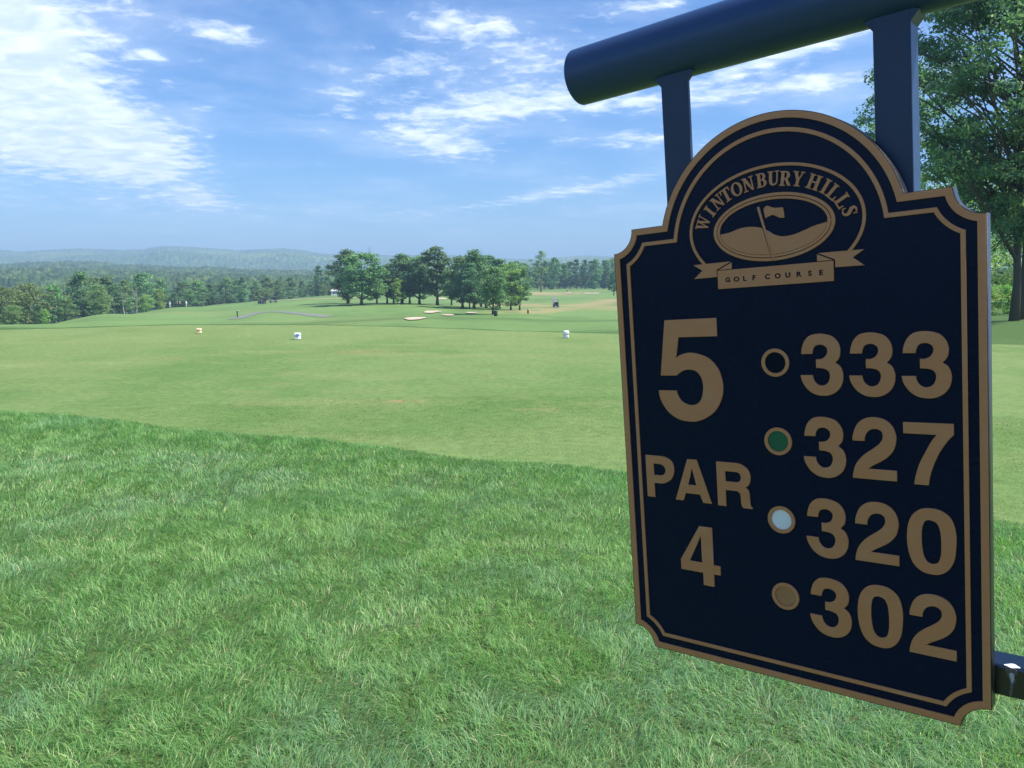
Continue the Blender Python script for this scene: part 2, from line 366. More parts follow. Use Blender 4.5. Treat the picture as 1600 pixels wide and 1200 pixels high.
def crowns(x, y, cell, seed):
    gx0, gy0 = np.floor(x / cell), np.floor(y / cell); best = np.full(x.shape, -9.); idn = np.zeros(x.shape)
    for a in (-1, 0, 1):
        for b in (-1, 0, 1):
            cx, cy = gx0 + a, gy0 + b; h1 = hash2(cx, cy, seed); h2 = hash2(cx, cy, seed + 1); h3 = hash2(cx, cy, seed + 2)
            r2 = ((x / cell - cx - h1) ** 2 + (y / cell - cy - h2) ** 2) / (.55 + .35 * h3) ** 2
            v = np.sqrt(np.maximum(0, 1 - r2)) * (.6 + .6 * h3); k = v > best
            best = np.where(k, v, best); idn = np.where(k, hash2(cx, cy, seed + 3), idn)
    return np.maximum(best, 0), idn
cr, cid = crowns(hx, hy, 10.5, 50); cr2, cid2 = crowns(hx + 5, hy, 5.5, 60)
Zb += cr * 6.0 + cr2 * 1.6 + (fbm(hx / 2.3, hy / 5.0, 33, 3) - .5) * 5.0
Zb -= (1 - smooth01((D_ - 440) / 120)) * 16
hc = np.tile(np.array((.048, .088, .034)), (Zb.size, 1)); ci = cid.ravel(); c2 = cid2.ravel()
hc = lerp3(hc, (.095, .14, .046), (ci - .6) * 2.2); hc = lerp3(hc, (.024, .054, .024), (.35 - ci) * 2.5); hc *= (.75 + .5 * c2)[:, None]
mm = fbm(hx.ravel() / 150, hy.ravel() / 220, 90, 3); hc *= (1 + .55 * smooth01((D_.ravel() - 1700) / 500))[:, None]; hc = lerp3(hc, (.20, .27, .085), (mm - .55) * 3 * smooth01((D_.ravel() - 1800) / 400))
V = np.stack([hx.ravel(), hy.ravel(), Zb.ravel()], 1); nA = len(sA)
i, j = np.meshgrid(np.arange(len(dD) - 1), np.arange(nA - 1), indexing='ij')
Q = np.stack([i * nA + j, i * nA + j + 1, (i + 1) * nA + j + 1, (i + 1) * nA + j], -1).reshape(-1, 4)
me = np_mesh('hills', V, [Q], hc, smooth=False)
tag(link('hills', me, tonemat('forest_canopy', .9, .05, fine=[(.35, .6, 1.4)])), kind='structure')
GD = 1.75
# kind, column of the trunk, row of the top, distance, width factor, label
GROVE_LIST = [
 ('grove_a', 566, 396, 190, 1.55, 'broad rounded tree at the left end of the grove, its trunk in front'),
 ('grove_d', 545, 393, 214, 1.28, 'leftmost tall tree of the grove, behind its front left corner'),
 ('grove_b', 590, 411, 196, 1.35, 'small dark tree directly right of the broad tree at the left end of the grove'),
 ('grove_c', 606, 413, 204, 1.49, 'narrow dark tree just left of the big full-crowned tree in the grove'),
 ('grove_d', 629, 399, 202, 1.35, 'big full-crowned tree in the left half of the grove'),
 ('grove_a', 616, 412, 216, 1.22, 'half hidden tree behind the big full-crowned tree in the left half of the grove'),
 ('grove_b', 641, 402, 212, 1.35, 'dark tree just right of the big full-crowned tree in the left half of the grove'),
 ('grove_a', 656, 401, 203, 1.35, 'mid green tree directly left of the gap beside the tallest dark tree'),
 ('grove_l', 622, 432, 192, 1.01, 'small yellowish tree low in front of the big full-crowned tree'),
 ('grove_c', 684, 385, 196, 1.55, 'tallest, narrow dark tree standing alone between the two halves of the grove'),
 ('grove_a', 723, 402, 181, 1.28, 'leafy reddish-topped tree at the left of the right half of the grove'),
 ('grove_d', 741, 393, 176, 1.15, 'tall spiky-topped tree in the right half of the grove'),
 ('grove_b', 734, 410, 172, 1.08, 'dark low-crowned tree in front of the spiky-topped one in the grove'),
 ('grove_c', 760, 398, 188, 1.49, 'slim dark tree behind the one standing forward in the right half of the grove'),
 ('grove_a', 770, 416, 139, 1.08, 'tree standing forward of the grove with a dark bin at its foot'),
 ('grove_b', 781, 404, 182, 1.22, 'dark tree between the forward tree and the bright green ones of the grove'),
 ('grove_l', 798, 408, 171, 1.28, 'bright green tree near the right end of the grove'),
 ('grove_a', 812, 417, 172, 1.05, 'rightmost tree of the grove, its crown hanging low over the slope'),
 ('grove_b', 706, 414, 215, 1.22, 'tree set back right of the tallest tree of the grove'),
 ('grove_d', 752, 406, 205, 1.08, 'tree at the back of the right half of the grove, showing only its top')]
LEFT_SPECIAL = [
 ('bare', 196, 444, 205, 1.0, 'pale leafless dead tree with spreading limbs, left one of the two in the wood'),
 ('bare', 216, 440, 212, .7, 'pale leafless dead tree with narrow limbs, right one of the two in the wood'),
 ('light_bush', 229, 460, 214, 1.15, 'light green willow-like bush in front of the wood, below the dead trees'),
 ('light_bush', 254, 451, 226, .65, 'slim light green bush right of the wide willow-like one at the wood edge'),
 ('wood_c', 160, 443, 176, 1.0, 'brownish olive tree standing in front of the darker wood left of the dead trees'),
 ('yellow_tree', 408, 452, 312, 1.0, 'yellow-leaved tree at the wood edge above the golf carts'),
 ('light_bush', 72, 480, 133, .7, 'small pale green bush low at the foot of the wood near the left edge'),
 ('wood_d', 499, 415, 330, 1.0, 'dark column-shaped tree standing by itself at the right end of the wood')]
RIGHT_SPECIAL = [('spindly', 845, 392, 372, 1.15, 'lone tall tree with a long bare trunk right of the grove'),
 ('grove_c', 958, 421, 300, 1.22, 'dark tree whose crown touches the left edge of the sign')]
# ------------------------------------------------------------------ grass
rng = np.random.default_rng(11)
def blades(n, region, lmin, lmax, wid, segs, colors, lean, seed, near=None, tall=None):
    """region(n) gives x, y; returns vertices, faces, colours of n curved blades"""
    x, y = region(n); n = len(x); g = np.random.default_rng(seed)
    L = lmin + (lmax - lmin) * g.random(n) ** 1.3
    patch = fbm(x / .55, y / .55, 201, 3); L *= .70 + .65 * patch
    if tall is not None: L *= tall(x, y)
    # neighbouring blades lean alike, in tufts
    th = fbm(x / .22, y / .22, 211, 3) * 14 + g.normal(0, .85, n); ln = lean * (.35 + g.random(n) ** .8 * 1.15)
    dx, dy = np.cos(th), np.sin(th); W = wid * (.6 + .8 * g.random(n)); tw = g.uniform(0, math.pi, n)
    px, py = np.cos(tw), np.sin(tw); z0 = terrain(x, y) - .004
    ts = [0, .45, .8, 1.] if segs == 3 else ([0, .6, 1.] if segs == 2 else [0, 1.])
    P = []
    for t in ts[:-1]:
        h = L * (t * (1 - .40 * ln * t)); o = L * ln * (t ** 1.8) * .95; ww = W * (1 - .55 * t) * .5
        cx, cy, cz = x + dx * o, y + dy * o, z0 + h
        P.append(np.stack([cx - px * ww, cy - py * ww, cz], 1)); P.append(np.stack([cx + px * ww, cy + py * ww, cz], 1))
    h = L * (1 - .48 * ln); o = L * ln * .98; P.append(np.stack([x + dx * o, y + dy * o, z0 + np.maximum(h, .006)], 1))
    k = len(P); V = np.stack(P, 1).reshape(-1, 3); b = (np.arange(n) * k)[:, None]
    quads = [b + np.array([[2 * q, 2 * q + 1, 2 * q + 3, 2 * q + 2]]) for q in range(len(ts) - 2)]
    tri = b + np.array([[k - 3, k - 2, k - 1]])
    c = colors(x, y, g, n); C = np.repeat(c[:, None, :], k, 1)
    base = np.linspace(0, 1, k)[None, :, None]
    return V, quads, tri, C.reshape(-1, 3)
def assemble(name, parts, m, label):
    off = 0; Vs, Qs, Ts, Cs = [], [], [], []
    for V, q, t, c in parts:
        Vs.append(V); Qs += [a + off for a in q]; Ts.append(t + off); Cs.append(c); off += len(V)
    me = np_mesh(name, np.concatenate(Vs), ([np.concatenate(Qs)] if Qs else []) + [np.concatenate(Ts)], np.concatenate(Cs))
    return tag(link(name, me, m), label, 'grass', kind='stuff')
def sector(r0, r1, s=.80, rough=True):
    def f(n):
        r = np.sqrt(rng.uniform(r0 * r0, r1 * r1, n)); a = rng.uniform(-s, s, n); x, y = np.sin(a) * r, np.cos(a) * r
        k = (y < edge_y(x) + .16 * (fbm(x / .25, y / .25, 401, 3) - .5) + rng.normal(0, .035, len(x))) if rough else (y >= edge_y(x)) & (y < 16)
        return x[k], y[k]
    return f
def flank(r0, r1):
    def f(n):
        r = np.sqrt(rng.uniform(r0 * r0, r1 * r1, n)); a = rng.uniform(.8, 1.9, n) * rng.choice([-1, 1], n); x, y = np.sin(a) * r, np.cos(a) * r
        k = y < edge_y(x); return x[k], y[k]
    return f
def lawn_colors(x, y, g, n):
    c = np.tile(np.array((.080, .160, .048)), (n, 1))
    p = fbm(x / .5, y / .5, 301, 4); c = lerp3(c, (.118, .200, .062), (p - .50) * 3)
    p = fbm(x / .7 + 9, y / .7, 311, 4); c = lerp3(c, (.095, .172, .078), (p - .50) * 4)
    r = g.random(n); c = lerp3(c, (.050, .125, .028), (r < .25) * .8); c = lerp3(c, (.15, .25, .06), (r > .90) * .8)
    p = fbm(x / .9 + 3, y / .6 + 5, 321, 3); dry = (g.random(n) < .012 + .08 * np.clip((p - .58) * 6, 0, 1))
    c = lerp3(c, (.34, .31, .17), dry * .85)
    lush = np.exp(-((edge_y(x) - y) / .55) ** 2); c = lerp3(c, (.060, .145, .034), lush * .6)
    return c * np.array((1.08, 1.0, 1.22)) * (.80 + .40 * g.random(n))[:, None]
def tall_f(x, y):
    e = edge_y(x) - y; return (.45 + .55 * smooth01((e + .05) / .40)) * .92 + .22 * np.exp(-((e - .35) / .5) ** 2) - .25 * smooth01((y - 3) / 5) * 0
M_BLADE = leafmat('grass_blade', .45, .35, .42, hue=99, gain=BLADE_GAIN)
dens = GD
def area(r0, r1): return .80 * (r1 * r1 - r0 * r0)
parts = [blades(int(area(1.3, 3.4) * 7600 * dens), sector(1.3, 3.4), .035, .085, .0025, 3, lawn_colors, .85, 1, tall=tall_f),
         blades(int(area(3.4, 6.0) * 5200 * dens), sector(3.4, 6.0), .038, .085, .0031, 2, lawn_colors, .80, 2, tall=tall_f),
         blades(int(area(.35, 1.3) * 5200 * dens), sector(.35, 1.3), .035, .085, .0030, 2, lawn_colors, .85, 8),
         blades(int(area(.3, 8) * 1500 * dens), flank(.3, 8), .035, .085, .0042, 2, lawn_colors, .80, 9),
         blades(int(area(6.0, 13) * 3000 * dens), sector(6.0, 13), .04, .085, .0042, 2, lawn_colors, .75, 3, tall=tall_f)]
assemble('rough_grass', parts, M_BLADE, 'long green rough grass in the foreground between camera and tee')
def thatch(x, y, g, n):
    c = lawn_colors(x, y, g, n); r = g.random(n)
    c = lerp3(c, (.26, .22, .12), (r < .16) * .7); return c * .85
parts = [blades(int(area(1.3, 4.5) * 2600 * dens), sector(1.3, 4.5), .02, .045, .0034, 2, thatch, 1.5, 5),
         blades(int(area(4.5, 12) * 900 * dens), sector(4.5, 12), .02, .045, .0048, 2, thatch, 1.5, 6)]
assemble('grass_thatch', parts, M_BLADE, 'short dry thatch lying low between the blades of the foreground rough')
def tee_colors(x, y, g, n):
    c = ground_color(x, y) * (.85 + .35 * g.random(n))[:, None]; return c
M_TEEB = leafmat('tee_blade', .3, .2, .6, hue=99, gain=1.15)
parts = [blades(int(area(5.2, 11) * 1900 * dens), sector(5.2, 11, .75, False), .010, .017, .0075, 1, tee_colors, .7, 7)]
Vt, q_, t_, c_ = parts[0]
assemble('tee_grass', [(Vt, [], t_, c_)], M_TEEB, 'closely mown pale green turf of the tee beyond the rough')
# ------------------------------------------------------------------ trees
M_BARK = None
def barkmat(name, c):
    m, t = mat(name); tc = t.n('ShaderNodeTexCoord').outputs['Object']
    mp = t.n('ShaderNodeMapping', {'Vector': tc, 'Scale': (9, 9, 1.6)}).outputs[0]
    no = t.n('ShaderNodeTexNoise', {'Vector': mp, 'Scale': 2.2, 'Detail': 6., 'Roughness': .7}).outputs[0]
    cc = t.mix(no, tuple(v * .5 for v in c) + (1,), tuple(v * 1.5 for v in c) + (1,))
    b = t.n('ShaderNodeBsdfPrincipled', {'Base Color': cc, 'Roughness': .9, 'Specular IOR Level': .15,
        'Normal': t.n('ShaderNodeBump', {'Height': no, 'Strength': .8, 'Distance': .03}).outputs[0]})
    t.n('ShaderNodeOutputMaterial', {'Surface': b.outputs[0]}); return m
M_BARK = barkmat('bark', (.115, .095, .075)); M_PALE = barkmat('pale_bark', (.42, .40, .35))
M_LEAF = leafmat('leaves', .38, .2, .55, gain=LEAF_GAIN); M_LEAFN = leafmat('near_leaves', .42, .25, .5, hue=99, gain=NEAR_GAIN)
def prof_round(t): return math.sqrt(max(0, 1 - (2 * t - 1) ** 2)) ** .8
def prof_oval(t): return math.sin(math.pi * min(1, max(0, t)) ** .8) ** .75
def prof_tall(t): return (math.sin(math.pi * min(1, max(0, t)) ** .75)) ** .6
def prof_cone(t): return max(.05, (1 - t)) ** .8 * min(1, t * 9 + .35)
def tree_meshes(seed, h, cr, tr, base, ncl, nlf, ls, prof, colA, colB, colC, limbs=14, clr=None, sides=7, flat=.6):
    g = np.random.default_rng(seed); rn = random.Random(seed)
    # trunk: wavering leader
    n = 8; pts = []; wx = wy = 0
    top = h * (.88)
    for i in range(n + 1):
        t = i / n; wx += rn.gauss(0, .012 * h * .5) * (i > 1); wy += rn.gauss(0, .012 * h * .5) * (i > 1)
        pts.append(Vector((wx, wy, t * top - .25)))
    bm = bmesh.new(); rad = [tr * (1.35 if i == 0 else 1) * (1 - .88 * (i / n)) ** .9 for i in range(n + 1)]
    add_tube(bm, pts, rad, sides)
    cl = []
    for k in range(ncl):
        u = (k + .5) / ncl; t = rn.random() ** .9; a = k * 2.39996 + rn.gauss(0, .5)
        rr = cr * prof(t) * (rn.random() ** .38) * (.78 + .36 * rn.random())
        # lobes: the outline swells and shrinks with direction and height
        rr *= .78 + .34 * math.sin(a * 2 + seed + t * 5) * math.sin(a * 3 + seed * 2 + t * 9) + .12 * rn.random()
        z = h * (base + (1 - base) * t) + rn.gauss(0, .02 * h)
        ax = np.interp(z, [p.z for p in pts], [p.x for p in pts]); ay = np.interp(z, [p.z for p in pts], [p.y for p in pts])
        cl.append((ax + rr * math.cos(a), ay + rr * math.sin(a), z, a, rr))
    big = sorted(cl, key=lambda c: -c[4])[:limbs * 2]; rn.shuffle(big)
    for c in big[:limbs]:
        z0 = max(h * base * .75, c[2] - c[4] * rn.uniform(.5, 1.0)); z0 = min(z0, top * .9)
        x0 = np.interp(z0, [p.z for p in pts], [p.x for p in pts]); y0 = np.interp(z0, [p.z for p in pts], [p.y for p in pts])
        r0 = tr * (1 - .88 * z0 / top) * .55 + .01
        mid = Vector(((x0 + c[0]) / 2 + rn.gauss(0, .04 * cr), (y0 + c[1]) / 2 + rn.gauss(0, .04 * cr), z0 * .4 + c[2] * .6))
        add_tube(bm, [(x0, y0, z0), mid, (c[0], c[1], c[2])], [r0, r0 * .6, r0 * .2], max(4, sides - 2))
        for q in range(2):
            e = Vector((c[0], c[1], c[2])) + Vector((rn.gauss(0, .10 * cr), rn.gauss(0, .10 * cr), rn.gauss(.06 * cr, .1 * cr)))
            add_tube(bm, [mid, (mid + e) / 2 + Vector((0, 0, .03 * h)), e], [r0 * .45, r0 * .3, r0 * .1], 4)
    trunk = bm_mesh('trunk', bm, True)
    C = np.array([c[:3] for c in cl]); clr = clr or cr * .27
    sz = clr * g.uniform(.55, 1.25, ncl); N = ncl * nlf
    ci = np.repeat(np.arange(ncl), nlf)
    d = g.normal(0, 1, (N, 3)); d /= np.linalg.norm(d, axis=1)[:, None]; rad_ = g.random(N) ** .45
    P = C[ci] + d * (rad_ * sz[ci])[:, None] * np.array([1.1, 1.1, flat]); P[:, 2] += .12 * sz[ci]
    nrm = d * .5 + g.normal(0, .6, (N, 3)) + np.array([0, 0, .55]); nrm /= np.linalg.norm(nrm, axis=1)[:, None]
    a = np.cross(nrm, g.normal(0, 1, (N, 3))); a /= np.linalg.norm(a, axis=1)[:, None]; b = np.cross(nrm, a)
    s = ls * g.uniform(.6, 1.25, N)[:, None]
    V = np.stack([P - a * s * .62, P - b * s * .36 + nrm * s * .08, P + a * s * .62, P + b * s * .36 + nrm * s * .08], 1).reshape(-1, 3)
    Q = (np.arange(N) * 4)[:, None] + np.array([[0, 1, 2, 3]])
    tone = g.random(ncl)[ci]; lr = g.random(N); cA, cB, cC = map(np.array, (colA, colB, colC))
    c = cA + (cB - cA) * np.clip(tone * 1.2 - .1, 0, 1)[:, None]; c = lerp3(c, cC, (lr > .85) * .6); c *= (.78 + .44 * g.random(N))[:, None]
    crown = np_mesh('crown', V, [Q], np.repeat(c, 4, 0))
    return trunk, crown
DKG = ((.032, .066, .038), (.070, .115, .052), (.11, .15, .060)); MDG = ((.044, .088, .044), (.088, .140, .060), (.14, .18, .070))  # blue raised in both palettes to stand in for haze
LTG = ((.075, .125, .035), (.13, .185, .055), (.19, .23, .08)); OLV = ((.058, .088, .036), (.095, .120, .048), (.14, .15, .06))
BLG = ((.028, .058, .030), (.045, .085, .040), (.07, .11, .05)); YEL = ((.10, .11, .03), (.17, .16, .045), (.24, .22, .07))
PRT = {}
def proto(key, *a, bark=None, **k):
    t, c = tree_meshes(*a, **k); t.materials.append(bark or M_BARK); c.materials.append(M_LEAF); PRT[key] = (t, c, a[1])
# grove: clear trunks
proto('grove_a', 1, 12., 4.0, .26, .13, 104, 75, .36, prof_round, *MDG)
proto('grove_b', 2, 12., 3.4, .22, .15, 98, 75, .36, prof_oval, *DKG)
proto('grove_c', 3, 12., 3.0, .22, .18, 85, 75, .36, prof_tall, *DKG)
proto('grove_d', 4, 12., 4.4, .28, .12, 109, 75, .36, prof_oval, *DKG)
proto('grove_l', 5, 12., 3.2, .20, .13, 66, 60, .32, prof_round, *LTG)
# woodland edge: crowns nearly to the ground
proto('wood_a', 11, 12., 4.2, .2, .06, 90, 55, .40, prof_round, *MDG, limbs=5)
proto('wood_b', 12, 12., 3.6, .2, .08, 84, 55, .40, prof_oval, *DKG, limbs=5)
proto('wood_c', 13, 12., 4.8, .2, .05, 96, 55, .42, prof_round, *OLV, limbs=5)
proto('wood_d', 14, 12., 2.6, .2, .08, 66, 55, .38, prof_tall, *BLG, limbs=5)
proto('wood_e', 15, 12., 4.0, .2, .05, 84, 55, .40, prof_oval, *MDG, limbs=5)
proto('light_bush', 16, 6., 3.2, .12, .02, 60, 55, .30, prof_round, *LTG, limbs=4)
proto('yellow_tree', 17, 6., 2.6, .12, .08, 50, 50, .30, prof_oval, *YEL, limbs=4)
proto('spindly', 18, 12., 2.6, .22, .45, 26, 45, .34, prof_oval, *OLV, limbs=9, clr=1.0)
proto('bare', 19, 12., 3.2, .20, .40, 24, 5, .25, prof_oval, *OLV, bark=M_PALE, limbs=22, clr=.9)
SWAP = {}
def plant_tree(key, p, h, label, group=None, cat='tree', name='broadleaf_tree', wide=1.0, rz=None):
    t, c, h0 = PRT[key]; k = h / h0
    o = empty(name, p, rz if rz is not None else random.uniform(0, 6.28)); o.scale = (k * wide, k * wide, k)
    link('trunk', t, None, o); link('crown', c, None, o)
    tag(o, label, cat, group); return o
random.seed(5)
def tree_px(key, bx, ytop, D, label, group, wide=1.0, name='broadleaf_tree', cat='tree', sink=0.):
    """stands on the ground at distance D below photograph column bx, its top at row ytop"""
    p = at_depth(bx, D); d = ray(bx, ytop); ztop = H + d.z * D / d.y - .5
    return plant_tree(key, (p.x, p.y, p.z - sink), max(2.0, ztop - p.z), label, group, cat, name, wide)
GRV = 'trees of the grove in the middle of the course'
for a in GROVE_LIST:
    tree_px(a[0], a[1], a[2], a[3], a[5], GRV, a[4])
# the wood along the left side: two ranks of trees one can tell apart at their tops
WTOP = [(-160, 446), (-60, 446), (0, 448), (30, 447), (60, 440), (94, 440), (112, 426), (137, 421), (155, 428), (172, 433), (195, 434), (222, 428), (250, 428), (270, 438), (297, 434), (330, 437), (355, 434), (375, 430), (395, 436), (437, 431), (460, 434), (490, 432), (520, 430)]
def left_D(px): return float(np.interp(px, [-200, 0, 94, 156, 212, 269, 344, 406, 500, 560], [118, 128, 150, 185, 212, 240, 280, 305, 345, 360]))
WG = 'trees of the wood along the left side'
kinds = ['wood_a', 'wood_b', 'wood_c', 'wood_e', 'wood_b', 'wood_a', 'wood_d']
x = -190.; n_ = 0
while x < 535:
    D = left_D(x) + 16 + random.uniform(-3, 6); yt = float(np.interp(x, [a for a, b in WTOP], [b for a, b in WTOP])) + random.uniform(-3, 4)
    k = random.choice(kinds)
    tree_px(k, x, yt, D, 'tall rear tree whose top forms the skyline of the left wood', WG, random.uniform(1.0, 1.3))
    x += F * 5.6 / D * random.uniform(.8, 1.15)
x = -195.
while x < 530:
    D = left_D(x) + random.uniform(2, 8); yt = float(np.interp(x, [a for a, b in WTOP], [b for a, b in WTOP]))
    base_y = float(np.interp(x, [0, 156, 269, 344, 406, 500], [506, 487, 479, 474, 469, 461])); yt = yt * .55 + base_y * .45 + random.uniform(-5, 5)
    k = random.choice(['wood_a', 'wood_b', 'wood_e', 'wood_c', 'wood_a'])
    tree_px(k, x, yt, D, 'lower front tree of the left wood, edging the fairway', WG, random.uniform(1.15, 1.5))
    x += F * 4.6 / D * random.uniform(.8, 1.15)
x = -195.
while x < 550:      # between the two ranks and behind them
    D = left_D(x) + random.uniform(34, 70); yt = float(np.interp(x, [a for a, b in WTOP], [b for a, b in WTOP])) + random.uniform(2, 9)
    tree_px(random.choice(kinds), x, yt, D, 'hazier tree behind the skyline trees of the left wood', WG, 1.3)
    x += F * 8.5 / D * random.uniform(.8, 1.2)
for k, bx, yt, D, wd, lb in LEFT_SPECIAL:
    tree_px(k, bx, yt, D, lb, None, wd, name={'bare': 'bare_tree', 'light_bush': 'willow_bush', 'yellow_tree': 'yellow_tree'}.get(k, 'broadleaf_tree'), cat={'light_bush': 'bush'}.get(k, 'tree'))
# far treeline on the right, behind the last green
x = 800.; RG_ = 'trees of the far treeline right of the grove'
while x < 1700:
    D = 430 + random.uniform(-12, 18) - max(0, (x - 1000)) * .25; yt = 406 + random.uniform(-4, 7) + (6 if x < 850 else 0)
    tree_px(random.choice(['wood_b', 'wood_e', 'wood_a', 'wood_d', 'grove_b']), x, yt, D, 'leafy tree of the far treeline between the grove and the sign', RG_, random.uniform(.95, 1.25))
    x += F * 6.0 / D * random.uniform(.75, 1.1) * (1 if x < 980 else 2.4)
x = 805.
while x < 975:
    D = 452 + random.uniform(0, 15); tree_px(random.choice(['wood_b', 'wood_d', 'wood_e']), x, 409 + random.uniform(-2, 6), D, 'darker tree deeper in the far treeline right of the grove', RG_, 1.3)
    x += 17
for k, bx, yt, D, wd, lb in RIGHT_SPECIAL: tree_px(k, bx, yt, D, lb, None, wd)
# the big trees at the right edge
NEAR_TREES = [
 ((101, 1583, 40, 20., 6.6, .20, .20, 300, 165, .17, DKG, 'big leafy tree with the left one of two trunks at the right edge'), dict(clr=.95)),
 ((102, 1594, 42, 22., 7.0, .21, .18, 270, 165, .18, DKG, 'big leafy tree with the right one of two trunks at the right edge'), dict(clr=1.0)),
 ((103, 1392, 62, 18.9, 6.6, .22, .20, 200, 140, .19, MDG, 'smaller paler tree seen between the sign posts and the arch of the sign'), dict(clr=.9)),
 ((104, 1500, 78, 14., 6.5, .20, .05, 150, 120, .24, LTG, 'bright green tree further back under the big trees at the right edge'), {}),
 ((105, 1600, 85, 13., 6.5, .20, .05, 150, 120, .24, LTG, 'bright green tree further back between the trunks at the right edge'), {}),
 ((106, 1690, 90, 15., 7.0, .24, .05, 150, 120, .24, MDG, 'tree beyond the right edge standing behind the big trunks'), {})]
for k, bx, yt, D, lb in [('light_bush', 1538, 452, 57, 'leafy bush behind the lower right edge of the tree line, nearest the sign'), ('light_bush', 1571, 446, 60, 'bright bush directly behind the two trunks at the right edge'),
                      ('light_bush', 1603, 450, 56, 'bright bush right of the two trunks at the right edge'), ('light_bush', 1640, 440, 60, 'tall bush beyond the right edge of the photo')]:
    tree_px(k, bx, yt, D, lb, None, 1.3, 'bush', 'bush')
def near_tree(seed, bx, D, h, cr, tr, base, ncl, nlf, ls, cols, label, prof=prof_oval, limbs=34, clr=None, dz=0, lean=0):
    p = at_depth(bx, D); t, c = tree_meshes(seed, h, cr, tr, base, ncl, nlf, ls, prof, *cols, limbs=limbs, clr=clr, sides=12, flat=.55)
    t.materials.append(M_BARK); c.materials.append(M_LEAFN)
    o = empty('oak_tree', p, 0); o.rotation_euler = (0, lean, 0); link('trunk', t, None, o); link('crown', c, None, o)
    tag(o, label, 'tree', 'big trees at the right edge'); return o
for a in NEAR_TREES: near_tree(*a[0], **a[1])
